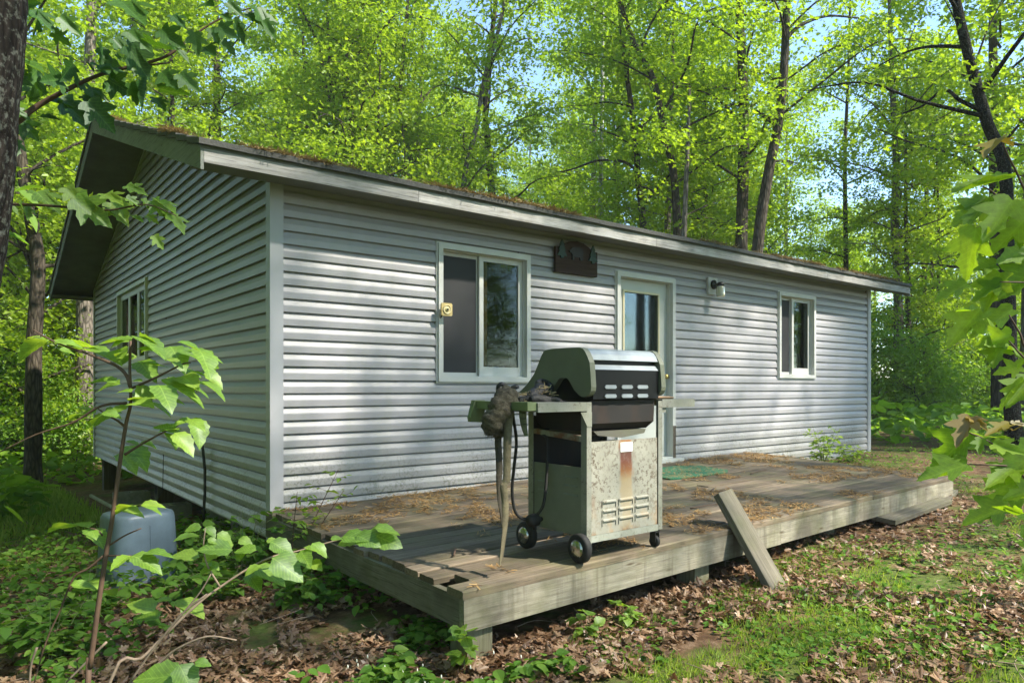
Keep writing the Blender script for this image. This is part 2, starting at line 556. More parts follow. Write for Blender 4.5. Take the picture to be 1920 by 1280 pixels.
def siding(mb, wall, bounds, openings, ztop):
    """courses of Dutch-lap vinyl; wall 'front' runs along x, 'side' along y; outer lip on the wall plane"""
    i = -3
    while i * C < ztop:
        r = random.random()
        if (i + 3) % 2 == 0:
            joints = sorted(random.uniform(.5, 9) for _ in range(3))
        for (o0, h0), (o1, h1) in zip(PROF[:-1], PROF[1:]):
            z0, z1 = i * C + h0, i * C + h1
            if z1 <= ZB or z0 >= ztop:
                continue
            z0, z1 = max(z0, ZB), min(z1, ztop)
            a0, b0 = bounds(z0)
            a1, b1 = bounds(z1)
            if b0 - a0 < 0.02:
                continue
            zm = (z0 + z1) / 2
            segs = [(a0, b0, a1, b1)]
            for (p, q, zz0, zz1) in openings:
                if zz0 < zm < zz1:
                    ns = []
                    for (s0, e0, s1, e1) in segs:
                        if p > s0 and q < e0:
                            ns += [(s0, p, s1, p), (q, e0, q, e1)]
                        else:
                            ns.append((s0, e0, s1, e1))
                    segs = ns
            cut = []
            for (s0, e0, s1, e1) in segs:                       # lap joints between panels
                js = [j for j in joints if s0 + .3 < j < e0 - .3]
                a_, b_ = s0, s1
                for q, j in enumerate(js):
                    cut.append((a_, j + .02, b_, j + .02, q % 2))
                    a_ = b_ = j
                cut.append((a_, e0, b_, e1, len(js) % 2))
            for (s0, e0, s1, e1, par) in cut:
                m = max(1, int((e0 - s0) / 0.7))
                V, F = [], []
                for j in range(m + 1):
                    t = j / m
                    for o, z, t_ in ((o0 + .0016 * par, z0, s0 + (e0 - s0) * t), (o1 + .0016 * par, z1, s1 + (e1 - s1) * t)):
                        wv = 0.0016 * math.sin(t_ * 2.1 + i * 1.7) + 0.001 * math.sin(t_ * 5.3 + i)
                        V.append((t_, o + wv, z) if wall == 'front' else (o + wv, t_, z))
                F = [(2 * j, 2 * j + 2, 2 * j + 3, 2 * j + 1) for j in range(m)]
                mb.add(V, F, 0, r)
        i += 1


cabin = thing('cabin', (0, 0, -0.42), 'low cabin with grey vinyl siding, gable roof and long front eave over the deck', 'cabin')
WIN1, WIN2, DOOR = (1.43, 2.487, 0.892, 2.118), (6.76, 7.715, 0.968, 2.14), (3.652, 4.633, -0.02, 2.098)
SIDEW = (4.205, 6.115, 1.12, 2.195)
E = 0.03
ins = lambda w: (w[0] + E, w[1] - E, w[2] + E, w[3] - E)

mb = MB()
siding(mb, 'front', lambda z: (0.09, LEN - 0.075), [ins(WIN1), ins(WIN2), (DOOR[0] + E, DOOR[1] - E, -0.3, DOOR[3] - E)], ZT + 0.01)
mb.build('front_wall', MT['siding'], cabin)


def gb(z):
    zr = z + 0.13
    if zr < roof_z(0.09):
        return (0.09, DEP - 0.06)
    d = (3.955 - zr) / 0.3333
    return (max(0.09, PEAK - d), min(DEP - 0.06, PEAK + d))


mb = MB()
siding(mb, 'side', gb, [ins(SIDEW)], 3.80)
mb.build('gable_wall', MT['siding'], cabin)

mb = MB()   # sheathing, floor and ceiling behind the siding, each pane's opening left free
def panel_with_holes(mb, wall, a, b, z0, z1, holes, o0, o1):
    xs = sorted({a, b, *[h[0] for h in holes], *[h[1] for h in holes]})
    for s, e in zip(xs[:-1], xs[1:]):
        cuts = [(z0, z1)]
        for h in holes:
            if h[0] <= s and h[1] >= e:
                cuts = [(z0, h[2]), (h[3], z1)]
        for lo, hi in cuts:
            if hi > lo:
                mb.box((s, o0, lo) if wall == 'front' else (o0, s, lo), (e, o1, hi) if wall == 'front' else (o1, e, hi))
hole = lambda w, k=0.05: (w[0] + k, w[1] - k, w[2] + k, w[3] - k)
panel_with_holes(mb, 'front', 0.034, LEN - 0.034, -0.262, 2.40, [hole(WIN1), hole(WIN2), (DOOR[0] + .05, DOOR[1] - .05, -0.1, DOOR[3] - .05)], 0.034, 0.11)
panel_with_holes(mb, 'side', 0.112, DEP - 0.1, -0.262, 2.40, [hole(SIDEW)], 0.034, 0.11)
mb.box((0.115, 0.115, -0.262), (LEN - 0.03, DEP - 0.1, -0.12))
mb.box((0.115, 0.115, 2.41), (LEN - 0.03, DEP - 0.1, 2.45))
mb.box((0.115, 3.6, -0.115), (LEN - 0.03, 3.7, 2.405))
mb.box((3.2, 0.115, -0.115), (3.28, 3.59, 2.405))
mb.box((5.6, 0.115, -0.115), (5.68, 3.59, 2.405))
mb.box((LEN - 0.11, 0.115, -0.115), (LEN - 0.03, 3.59, 2.405))
mb.build('inner_wall', MT['room'], cabin)
mb = MB()
mb.box((LEN - 0.02, 0.02, ZB), (LEN, DEP, 2.6))
mb.box((0.02, DEP - 0.02, ZB), (LEN - 0.022, DEP, 2.4))
mb.build('rear_wall', MT['trim'], cabin)

for cx0, cy0, sx, sy in ((0, 0, 1, 1), (LEN, 0, -1, 1), (0, DEP, 1, -1)):
    mb = MB()
    w = 0.075 if sx > 0 and sy > 0 else 0.06
    top = roof_z(cy0) - 0.13
    x0, x1 = sorted((cx0 - sx * 0.012, cx0 + sx * w))
    y0, y1 = sorted((cy0 - sy * 0.012, cy0 + sy * 0.02))
    mb.box((x0, y0, ZB - 0.008), (x1, y1, top), 0, 0.5)
    x0b, x1b = sorted((cx0 - sx * 0.0145, cx0 + sx * 0.02))
    y0b, y1b = sorted((cy0 - sy * 0.0145, cy0 + sy * w))
    mb.box((x0b, y0b, ZB - 0.010), (x1b, y1b, top), 0, 0.5)
    mb.box((min(cx0 + sx * w, cx0 + sx * (w + 0.014)), y0 + 0.005, ZB), (max(cx0 + sx * w, cx0 + sx * (w + 0.014)), y1 - 0.003, top), 0, 0.5)
    mb.build('corner_trim', MT['trim'], cabin)

# ---- roof
XL, XR, YF, YK = -0.585, 9.93, -0.35, 2 * PEAK + 0.35
roof = None
mb = MB()
th = 0.045
for s in (-1, 1):
    ye = PEAK + s * (PEAK + 0.375)
    n = 15
    for j in range(n):                                    # shingle courses stepping up the slope
        ya, yb = ye + (PEAK - ye) * j / n, ye + (PEAK - ye) * (j + 1) / n
        lift = 0.012
        za, zb = roof_z(ya) + lift, roof_z(yb)
        m = 70
        V, F = [], []
        for i in range(m + 1):
            x = XL - 0.018 + (XR - XL + 0.036) * i / m
            dy = -s * 0.0
            jj = 0.006 * (random.random() - .5) if j == 0 else 0
            V += [(x, ya + s * jj * 3, za + jj), (x, yb, zb), (x, yb, zb - th), (x, ya + s * jj * 3, za - th - lift + 0.02)]
        for i in range(m):
            a, b = 4 * i, 4 * i + 4
            F += [(a + k, a + (k + 1) % 4, b + (k + 1) % 4, b + k) for k in range(4)]
        F += [(3, 2, 1, 0), tuple(4 * m + k for k in range(4))]
        mb.add(V, F)
roof = mb.build('roof', MT['shingle'], cabin)
mb = MB()
xs = [XL + 0.02, 1.05, 3.9, 7.4, XR]
for a, b in zip(xs[:-1], xs[1:]):
    dz = 0.003 * (random.random() - .5)
    mb.box((a + 0.002, YF, 2.322 + dz), (b - 0.002, YF + 0.02, 2.412 + dz), 0)
mb.build('fascia_board', MT['fascia'], roof)
mb = MB()
mb.box((XL + 0.02, YF + 0.006, 2.414), (XR, YF + 0.024, 2.462), 0)
mb.build('drip_strip', MT['drip'], roof)
mb = MB()
for i in range(4):
    ya, yb = YF + 0.022 + i * 0.083, YF + 0.022 + (i + 1) * 0.083 - 0.006
    za, zb = 2.337 + 0.028 * i / 4, 2.337 + 0.028 * (i + 1) / 4
    mb.add([(XL + 0.022, ya, za), (XR, ya, za), (XR, yb, zb), (XL + 0.022, yb, zb), (XL + 0.022, yb, zb + .012), (XR, yb, zb + .012)], [(0, 1, 2, 3), (3, 2, 5, 4)])
mb.box((XL + 0.022, YF + 0.022, 2.37), (XR, -0.001, 2.376))
mb.build('soffit', MT['soffit'], roof)
for side in (-1, 1):
    for xa, xb in ((XL, XL + 0.02), (XR - 0.0, XR + 0.02)):
        mb = MB()
        ye = YF if side < 0 else YK
        V = []
        for y in (ye, PEAK):
            for z in (roof_z(y) - 0.19, roof_z(y) - 0.034):
                V += [(xa, y, z), (xb, y, z)]
        mb.add(V, [(0, 2, 3, 1), (4, 5, 7, 6), (0, 4, 6, 2), (1, 3, 7, 5), (0, 1, 5, 4), (2, 6, 7, 3)])
        mb.build('rake_board', MT['rake'], roof)
for s in (-1, 1):
    ye = PEAK + s * (PEAK + 0.32)
    for xa, xb in ((XL + 0.022, -0.001), (LEN + 0.001, XR - 0.002)):
        mb = MB()
        V = []
        for y in (ye, PEAK):
            for z in (roof_z(y) - 0.128, roof_z(y) - 0.12):
                V += [(xa, y, z), (xb, y, z)]
        mb.add(V, [(0, 2, 3, 1), (4, 5, 7, 6), (0, 4, 6, 2), (1, 3, 7, 5), (0, 1, 5, 4), (2, 6, 7, 3)])
        mb.build('rake_soffit', MT['soffit_dark'], roof)
mb = MB()
mb.box((XL + 0.02, YK - 0.02, 2.31), (XR, YK, 2.42))
mb.box((XL + 0.02, DEP + 0.002, 2.33), (XR, YK - 0.022, 2.34))
mb.build('rear_eave', MT['soffit_dark'], roof)
mb = MB()   # trim strip where the gable siding meets the rake soffit
for s in (-1, 1):
    V = []
    for y in (PEAK + s * (PEAK - 0.01), PEAK):
        for z in (roof_z(y) - 0.165, roof_z(y) - 0.129):
            V += [(-0.012, y, z), (0.02, y, z)]
    mb.add(V, [(0, 2, 3, 1), (4, 5, 7, 6), (0, 4, 6, 2), (1, 3, 7, 5), (0, 1, 5, 4), (2, 6, 7, 3)])
mb.build('gable_trim', MT['trim'], cabin)

# ---- windows: casing mesh carries its sashes, panes and screens
def slab(mb, side, a0, a1, o0, o1, z0, z1, mat=0):
    mb.box((a0, o0, z0) if side == 'f' else (o0, a0, z0), (a1, o1, z1) if side == 'f' else (o1, a1, z1), mat, 0.5)


def rect_frame(mb, side, a0, a1, z0, z1, w, o0, o1, wt=None, wb=None):
    wt, wb = wt or w, wb or w
    slab(mb, side, a0, a0 + w, o0, o1, z0, z1)
    slab(mb, side, a1 - w, a1, o0, o1, z0, z1)
    slab(mb, side, a0 + w, a1 - w, o0, o1, z0, z0 + wb)
    slab(mb, side, a0 + w, a1 - w, o0, o1, z1 - wt, z1)


def slider(win, split, parent):
    a0, a1, z0, z1 = win
    mb = MB()
    rect_frame(mb, 'f', a0, a1, z0, z1, 0.013, -0.008, 0.02)                          # channel
    rect_frame(mb, 'f', a0 + .0135, a1 - .0135, z0 + .0135, z1 - .0135, 0.045, -0.026, 0.02)
    rect_frame(mb, 'f', a0 + .050, a1 - .050, z0 + .050, z1 - .050, 0.016, 0.0205, 0.115)
    w = mb.build('window', MT['frame'], parent)
    i0, i1, j0, j1 = a0 + .067, a1 - .067, z0 + .067, z1 - .067
    xm = i0 + (i1 - i0) * split
    mb = MB()
    rect_frame(mb, 'f', xm - .012, i1, j0, j1, 0.046, 0.040, 0.068, 0.042, 0.085)
    s = mb.build('sash', MT['frame'], w)
    mb = MB()
    slab(mb, 'f', xm + .036, i1 - .048, 0.052, 0.056, j0 + .088, j1 - .044)
    mb.build('pane', MT['glass'], w)
    mb = MB()
    rect_frame(mb, 'f', i0, xm - 0.014, j0, j1, 0.012, 0.072, 0.09, 0.03, 0.03)
    mb.build('sash', MT['frame'], w)
    mb = MB()
    slab(mb, 'f', i0 + .013, xm - .016, 0.074, 0.077, j0 + .031, j1 - .031)
    mb.build('insect_screen', MT['screen'], w)
    mb = MB()
    slab(mb, 'f', xm + .035, xm + .088, 0.0585, 0.088, j0 + .09, j1 - .046)
    mb.build('wood_stop', MT['oak_stop'], w)
    return w


w1 = slider(WIN1, 0.47, cabin)
w2 = slider(WIN2, 0.45, cabin)
a0, a1, z0, z1 = SIDEW
mb = MB()
rect_frame(mb, 's', a0, a1, z0, z1, 0.013, -0.008, 0.02)
rect_frame(mb, 's', a0 + .0135, a1 - .0135, z0 + .0135, z1 - .0135, 0.045, -0.024, 0.02)
rect_frame(mb, 's', a0 + .052, a1 - .052, z0 + .052, z1 - .052, 0.02, 0.0205, 0.1)
w3 = mb.build('window', MT['frame'], cabin)
pw = (a1 - a0 - 0.15) / 3
for i in range(3):
    p0 = a0 + .075 + i * pw
    mb = MB()
    rect_frame(mb, 's', p0 + .004, p0 + pw - .004, z0 + .075, z1 - .075, 0.055, 0.022, 0.05)
    mb.build('sash', MT['frame'], w3)
    mb = MB()
    slab(mb, 's', p0 + .06, p0 + pw - .06, 0.034, 0.038, z0 + .132, z1 - .132)
    mb.build('pane', MT['glass'], w3)

# ---- door
a0, a1, z0, z1 = DOOR
mb = MB()
for (p, q) in ((a0, a0 + .013), (a1 - .013, a1)):
    slab(mb, 'f', p, q, -0.008, 0.02, z0, z1)
slab(mb, 'f', a0 + .0135, a1 - .0135, -0.008, 0.02, z1 - .013, z1)
for (p, q) in ((a0 + .0135, a0 + .062), (a1 - .062, a1 - .0135)):
    slab(mb, 'f', p, q, -0.028, 0.02, z0, z1 - .0135)
slab(mb, 'f', a0 + .0625, a1 - .0625, -0.0275, 0.02, z1 - .062, z1 - .014)
for (p, q) in ((a0 + .05, a0 + .068), (a1 - .068, a1 - .05)):
    slab(mb, 'f', p, q, 0.0205, 0.14, z0 + .03, z1 - .05)
slab(mb, 'f', a0 + .0685, a1 - .0685, 0.0205, 0.14, z1 - .068, z1 - .05)
frame = mb.build('door_frame', MT['frame'], cabin)
mb = MB()
slab(mb, 'f', a1 - .0605, a1 - .015, -0.032, -0.0285, z0, 0.42)
mb.build('rotten_casing', wood_mat('rotten_wood', (0.05, 0.04, 0.03), (0.12, 0.10, 0.075), (0.3, 0.28, 0.22), 'z', 0.6), frame)
d0, d1, dz0, dz1 = a0 + .071, a1 - .071, 0.075, z1 - .071
mb = MB()
g0, g1, gz0, gz1 = d0 + 0.13, d1 - 0.15, 0.95, dz1 - 0.135
slab(mb, 'f', d0, g0, 0.06, 0.10, dz0, dz1)
slab(mb, 'f', g1, d1, 0.06, 0.10, dz0, dz1)
slab(mb, 'f', g0, g1, 0.06, 0.10, dz0, gz0)
slab(mb, 'f', g0, g1, 0.06, 0.10, gz1, dz1)
door = mb.build('door', MT['door'], cabin)
mb = MB()
rect_frame(mb, 'f', g0 - 0.02, g1 + 0.02, gz0 - 0.02, gz1 + 0.02, 0.022, 0.048, 0.0595)
mb.build('pane_moulding', MT['cream'], door)
mb = MB()
slab(mb, 'f', g0, g1, 0.07, 0.075, gz0, gz1)
mb.build('pane', MT['glass'], door)
mb = MB()
mb.lathe([(0.0, -0.02), (0.026, -0.018), (0.030, 0.0), (0.022, 0.018), (0.012, 0.03), (0.012, 0.06)], 'y', (d1 - 0.06, 0.01, 0.98), 14)
mb.build('handle', plain('brass', (0.5, 0.36, 0.12), 0.35, 0.1, 20, 1.0), door)
mb = MB()
mb.box((d0 - 0.004, 0.046, 1.80), (d0 + 0.018, 0.062, 1.89))
mb.build('hinge', plain('red_hinge', (0.25, 0.03, 0.025), 0.6), door)
mb = MB()
mb.box((a0 + .02, -0.09, 0.015), (a1 + 0.06, -0.03, 0.055))
mb.box((a0 + .065, -0.028, 0.035), (a1 - .065, 0.13, 0.072), 0)
mb.build('threshold', MT['door'], cabin)

for (x, y) in ((0.16, 0.5), (0.14, 4.0), (0.14, 7.75), (3.1, 0.4), (6.2, 0.4), (3.1, 4.0), (3.1, 7.75), (6.2, 7.75), (9.1, 7.75)):
    mb = MB()
    gz = float(ground_z(x, y)) - 0.08
    mb.box((x - .09, y - .09, gz), (x + .09, y + .09, ZB + .005))
    mb.build('stilt', MT['stilt'], cabin)
for y in (0.5, 4.0, 7.75):
    MB().box((0.05, y - .06, ZB - 0.14), (LEN - .1, y + .06, ZB - 0.001)).build('floor_beam', MT['dark'], cabin)

# ------------------------------------------------------------------ things on the walls
lamp = thing('wall_lamp', (5.32, -0.01, 1.97), 'small porch lamp with ribbed clear glass jar under the eave right of the door', 'lamp')
mb = MB().box((5.225, -0.032, 1.965), (5.40, -0.001, 2.17))
mb.build('mounting_plate', MT['frame'], lamp)
blk = plain('black_metal', (0.02, 0.02, 0.02), 0.5, 0.2, 20)
mb = MB().lathe([(0.055, -0.0), (0.055, -0.018), (0.03, -0.03), (0.012, -0.04), (0.012, -0.09)], 'y', (5.315, -0.033, 2.085), 16)
mb.lathe([(0.045, 0.0), (0.045, 0.035), (0.02, 0.05)], 'z', (5.315, -0.135, 2.055), 16)
mb.build('arm', blk, lamp)
jar = NT('jar_glass')
jar.fin((0.75, 0.74, 0.6), 0.12, Transmission_Weight=0.55, IOR=1.3)
mb = MB().lathe([(0.043, 0.0), (0.05, -0.02), (0.052, -0.11), (0.045, -0.125), (0.0, -0.128)], 'z', (5.315, -0.135, 2.054), 20)
mb.build('glass_jar', jar.m, lamp)

sign = thing('wooden_sign', (3.06, -0.02, 1.99), 'dark brown arched plaque with black bear and two green pines between window and door', 'sign')
arch = [(2.775, 1.985), (3.345, 1.985), (3.345, 2.235), (3.27, 2.24), (3.22, 2.275), (3.15, 2.305), (3.06, 2.315), (2.97, 2.305), (2.90, 2.275), (2.85, 2.24), (2.775, 2.235)]
MB().prism(arch, 'y', -0.045, -0.018).build('board', wood_mat('stained_board', (0.028, 0.016, 0.012), (0.045, 0.026, 0.02), (0.06, 0.036, 0.028), 'x', 0.3), sign)
pine = lambda x, z, h, w: [(x - w * .15, z), (x + w * .15, z), (x + w * .15, z + h * .12), (x + w * .5, z + h * .12), (x + w * .22, z + h * .42), (x + w * .38, z + h * .42), (x + w * .14, z + h * .7), (x + w * .24, z + h * .7), (x, z + h), (x - w * .24, z + h * .7), (x - w * .14, z + h * .7), (x - w * .38, z + h * .42), (x - w * .22, z + h * .42), (x - w * .5, z + h * .12), (x - w * .15, z + h * .12)]
pg = plain('painted_pine', (0.006, 0.034, 0.02), 0.5, 0.2, 20)
MB().prism(pine(2.85, 2.125, .185, .13), 'y', -0.058, -0.0455).build('painted_pine', pg, sign)
MB().prism(pine(3.275, 2.115, .185, .13), 'y', -0.058, -0.0455).build('painted_pine', pg, sign)
bear = [(-.085, 0), (-.055, 0), (-.05, .03), (.02, .03), (.025, 0), (.055, 0), (.06, .05), (.07, .08), (.055, .115), (.02, .13), (-.03, .128), (-.06, .118), (-.085, .12), (-.095, .105), (-.125, .085), (-.12, .07), (-.09, .065), (-.08, .04)]
MB().prism([(3.07 + x, 2.125 + z) for x, z in bear], 'y', -0.056, -0.0455).build('bear_cutout', plain('bear_paint', (0.008, 0.007, 0.007), 0.5), sign)

gz_ = thing('dial_thermometer', (1.475, -0.03, 1.50), 'yellowed square plastic dial on the left casing of the wide window', 'thermometer')
yel = plain('aged_plastic', (0.52, 0.40, 0.17), 0.45, 0.12, 30)
P = [(-.055, -.045), (-.045, -.055), (.045, -.055), (.055, -.045), (.055, .045), (.045, .055), (-.045, .055), (-.055, .045)]
MB().prism([(1.487 + x, 1.525 + z) for x, z in P], 'y', -0.085, -0.068).build('case', yel, gz_)
MB().lathe([(0.040, 0.0), (0.042, -0.006), (0.036, -0.008), (0.034, -0.003), (0.018, -0.003), (0.016, -0.012), (0.0, -0.013)], 'y', (1.487, -0.0852, 1.525), 24).build('dial', plain('dial_face', (0.6, 0.5, 0.26), 0.4, 0.1, 40), gz_)
MB().lathe([(0.008, 0.0), (0.008, -0.004), (0.0, -0.004)], 'y', (1.487, -0.0985, 1.525), 10).build('hub', blk, gz_)
MB().tube([(1.468, -0.067, 1.50), (1.463, -0.045, 1.48), (1.46, -0.027, 1.455)], 0.006, 6).build('bracket', blk, gz_)

cable = MB().tube([(-0.035, 1.70, 0.36), (-0.045, 1.69, 0.345), (-0.04, 1.66, 0.27), (-0.03, 1.64, 0.1), (-0.032, 1.63, -0.1), (-0.045, 1.62, -0.27), (-0.06, 1.60, float(ground_z(-.06, 1.6)) - .02)], 0.013, 7)
tag(cable.build('cable', blk, None, (-0.05, 1.6, -0.4)), 'thick black cable running down the gable siding into the ground', 'cable')
tag(MB().tube([(-0.02, 3.3, 0.12), (-0.025, 3.3, -0.1), (-0.02, 3.34, -0.28), (-0.02, 3.6, -0.42), (0.0, 3.8, -0.5)], 0.004, 5).build('wire', blk, None, (0, 3.5, -0.5)),
    'thin dark wire dangling below the bottom edge of the gable siding', 'wire')

# white plastic chair seen through the wide window's pane
ch = thing('plastic_chair', (2.45, 0.75, -0.115), 'white plastic chair standing in the room behind the wide window', 'chair')
wp = plain('white_plastic', (0.6, 0.6, 0.55), 0.4, 0.05, 5)
mb = MB()
mb.box((2.22, 0.58, 0.28), (2.66, 1.0, 0.31))
mb.build('seat', wp, ch)
mb = MB()
for i in range(4):
    mb.prism([(2.24 + .115 * i, .312), (2.29 + .115 * i, .312), (2.285 + .10 * i, 1.14), (2.245 + .10 * i, 1.14)], 'y', 0.53, 0.555)
mb.prism([(2.22, 1.08), (2.66, 1.08), (2.63, 1.2), (2.56, 1.24), (2.32, 1.24), (2.25, 1.2)], 'y', 0.52, 0.5295)
mb.build('backrest', wp, ch)
for lx in (2.24, 2.60):
    for ly in (0.6, 0.94):
        MB().box((lx, ly, -0.115), (lx + .04, ly + .04, 0.279)).build('leg', wp, ch)

# ------------------------------------------------------------------ deck
deck = thing('deck', (2.9, -1.3, -0.42), 'weathered low wooden deck of long boards in front of the cabin', 'deck')
YS = lambda x, y: y * (1 - 0.057 * np.clip(x / 5.9, 0, 1.02))


def dwarp(V):
    o = V.copy()
    o[:, 1] = YS(V[:, 0], V[:, 1])
    o[:, 2] = V[:, 2] + deck_z(V[:, 0], V[:, 1])
    return o


mb = MB()
NB = 18
pit = (2.625 - 0.03) / NB
for i in range(NB):
    y1 = -0.03 - i * pit
    y0 = y1 - pit + 0.014
    v = i / (NB - 1)
    xl = -0.035 + random.uniform(-.02, .012)
    xr = 6.0 - 0.25 * v + random.uniform(-.012, .012)
    if i == NB - 2:
        xl = 0.06
    if i == NB - 1:
        xl = -0.075
    js = xl
    cuts = [xl] + sorted([random.uniform(1.8, 4.2)] if i % 2 else []) + [xr]
    for a, b in zip(cuts[:-1], cuts[1:]):
        dz = random.uniform(-.006, .004)
        r = random.random()
        ph = random.random() * 6
        # cupped board: slightly lower middle, worn edges
        nx = 12
        V, F = [], []
        for j in range(nx + 1):
            x = a + 0.002 + (b - a - 0.004) * j / nx
            wob = 0.0022 * math.sin(x * 3 + ph)
            V += [(x, y0 + wob, -0.036), (x, y1 + wob, -0.036), (x, y1 + wob, -0.007 + dz), (x, y1 - .007 + wob, dz), (x, (y0 + y1) / 2 + wob, dz - .0015), (x, y0 + .007 + wob, dz), (x, y0 + wob, -0.007 + dz)]
        for j in range(nx):
            p, q = 7 * j, 7 * j + 7
            F += [(p + k, p + (k + 1) % 7, q + (k + 1) % 7, q + k) for k in range(7)]
        F += [tuple(range(6, -1, -1)), tuple(7 * nx + k for k in range(7))]
        mb.add(dwarp(np.array(V)), F, 0, r)
mb.build('deck_boards', MT['deck'], deck)
mb = MB()
mb.box((-0.068, -2.610, -0.186), (2.6, -2.573, -0.0375), 0, 0.75, None, None, dwarp, 10)
mb.box((2.604, -2.609, -0.183), (5.78, -2.572, -0.0372), 0, 0.9, None, None, dwarp, 10)
mb.build('front_fascia', MT['deck_face'], deck)
mb = MB()
mb.box((-0.052, -2.571, -0.182), (-0.016, -0.03, -0.0375), 0, 0.35, None, None, dwarp, 1)
mb.build('side_fascia', wood_mat('side_fascia_wood', (0.13, 0.125, 0.09), (0.2, 0.19, 0.14), (0.27, 0.255, 0.2), 'y', 0.6, 0.5), deck)
for i in range(1, 11):
    x = i * 0.565
    MB().box((x - .02, -2.57, -0.18), (x + .02, -0.03, -0.037), 0, None, None, None, dwarp, 1).build('joist', MT['dark'], deck)
for (x, y) in ((0.048, -2.50), (1.80, -2.42), (3.6, -2.30), (0.06, -0.25), (5.4, -0.3)):
    mb = MB()
    mb.box((x - .07, y - .07, float(ground_z(x, y)) - 0.12), (x + .07, y + .07, float(deck_z(x, y)) - 0.187 + (0.0 if y < -1 else 0.0)), 0)
    mb.build('post', MT['post'], deck)


def loose_board(name, label, c, size, ldir, wdir, mat='plank', cat='board', cut=0.0):
    L, W, T = size
    l = unit(np.array(ldir, float))
    w = unit(np.array(wdir, float) - l * np.dot(wdir, l))
    t = np.cross(l, w)
    V = np.array([(-W / 2, -T / 2, -L / 2), (W / 2, -T / 2, -L / 2), (W / 2, T / 2, -L / 2), (-W / 2, T / 2, -L / 2),
                  (-W / 2, -T / 2, L / 2 - cut), (W / 2, -T / 2, L / 2), (W / 2, T / 2, L / 2), (-W / 2, T / 2, L / 2 - cut)])
    o = MB().add(V, [(3, 2, 1, 0), (4, 5, 6, 7), (0, 1, 5, 4), (1, 2, 6, 5), (2, 3, 7, 6), (3, 0, 4, 7)]).build(name, MT[mat], None, (0, 0, 0))
    o.matrix_world = Matrix(((w[0], t[0], l[0], c[0]), (w[1], t[1], l[1], c[1]), (w[2], t[2], l[2], c[2]), (0, 0, 0, 1)))
    bv = o.modifiers.new('edge', 'BEVEL')
    bv.width = 0.004
    bv.segments = 2
    return tag(o, label, cat)


gl = lambda x, y, h: (x, y, float(ground_z(x, y)) + h)
loose_board('loose_plank', 'short weathered plank leaning on the front edge of the deck', (2.08, -2.64, -0.10), (0.75, 0.20, 0.045), (0.10, 0.62, 0.76), (1, 0.15, 0), cut=0.05)
loose_board('loose_board', 'grey board lying half under the right front of the deck', gl(4.75, -2.24, 0.075), (1.7, 0.145, 0.04), (1, .06, .03), (0, 1, 0))
loose_board('loose_board', 'broad grey board on the leaf litter in front of the deck', gl(4.75, -2.52, 0.065), (1.25, 0.2, 0.04), (1, .03, .03), (0, 1, .08))
loose_board('loose_board', 'grey board end on the leaf litter beyond the right deck corner', gl(5.75, -2.40, 0.03), (0.75, 0.15, 0.035), (1, .25, .02), (-.2, 1, 0))

# door mat
mb = MB()
n = 30
ang = np.linspace(0, 2 * np.pi, n, endpoint=False)
sq = np.sign(np.cos(ang)) * np.abs(np.cos(ang)) ** 0.55, np.sign(np.sin(ang)) * np.abs(np.sin(ang)) ** 0.55
mx, my = 3.86 + 0.5 * sq[0] * (1 + .05 * np.sin(ang * 7)), -0.70 + 0.31 * sq[1] * (1 + .06 * np.sin(ang * 5 + 1))
top = [(x, y, float(deck_z(x, y)) + 0.016) for x, y in zip(mx, my)]
bot = [(x, y, float(deck_z(x, y)) + 0.003) for x, y in zip(mx, my)]
mb.add(top + bot, [tuple(range(n))] + [(i, n + i, n + (i + 1) % n, (i + 1) % n) for i in range(n)], 0, 0.5)
kk = NT('mat_fibre')
f = kk.noise(kk.obj(), 26, 5, 0.7)
kk.bump(kk.noise(kk.obj(), 130, 3), 0.9, 0.01)
kk.fin(kk.mix(kk.ramp(f, [(0.5, 0.0), (0.62, 0.9)]), kk.ramp(kk.noise(kk.obj(), 90, 3), [(0.3, (0.01, 0.09, 0.045)), (0.7, (0.03, 0.20, 0.10))]), (0.33, 0.20, 0.07)), 0.95)
tag(mb.build('door_mat', kk.m, None, (3.86, -0.7, 0.03)), 'ragged green door mat on the deck in front of the door', 'door mat')

# ------------------------------------------------------------------ gas grill
GZ = float(deck_z(0.95, -2.4))
grill = thing('gas_grill', (0.97, -2.36, GZ), 'rusty grey gas grill on a wheeled cart at the front of the deck', 'grill')


def grill_paint(name, c, stain=0.5, speck=0.0):
    k = NT(name)
    v = k.obj()
    f = k.noise(v, 7, 5)
    col = k.ramp(f, [(0.3, tuple(x * .85 for x in c)), (0.7, tuple(x * 1.12 for x in c))])
    alg = k.ramp(k.noise(v, 5, 6, 0.7), [(0.45, 0.0), (0.7, stain)])
    col = k.mix(alg, col, (0.10, 0.115, 0.05))
    if speck:
        s = k.ramp(k.noise(v, 60, 4, 0.75), [(0.55, 0.0), (0.62, speck)])
        col = k.mix(k.math('MULTIPLY', s, k.ramp(k.noise(v, 9, 3), [(0.35, 0.1), (0.6, 1.0)])), col, (0.075, 0.055, 0.035))
    return k.fin(col, 0.55)


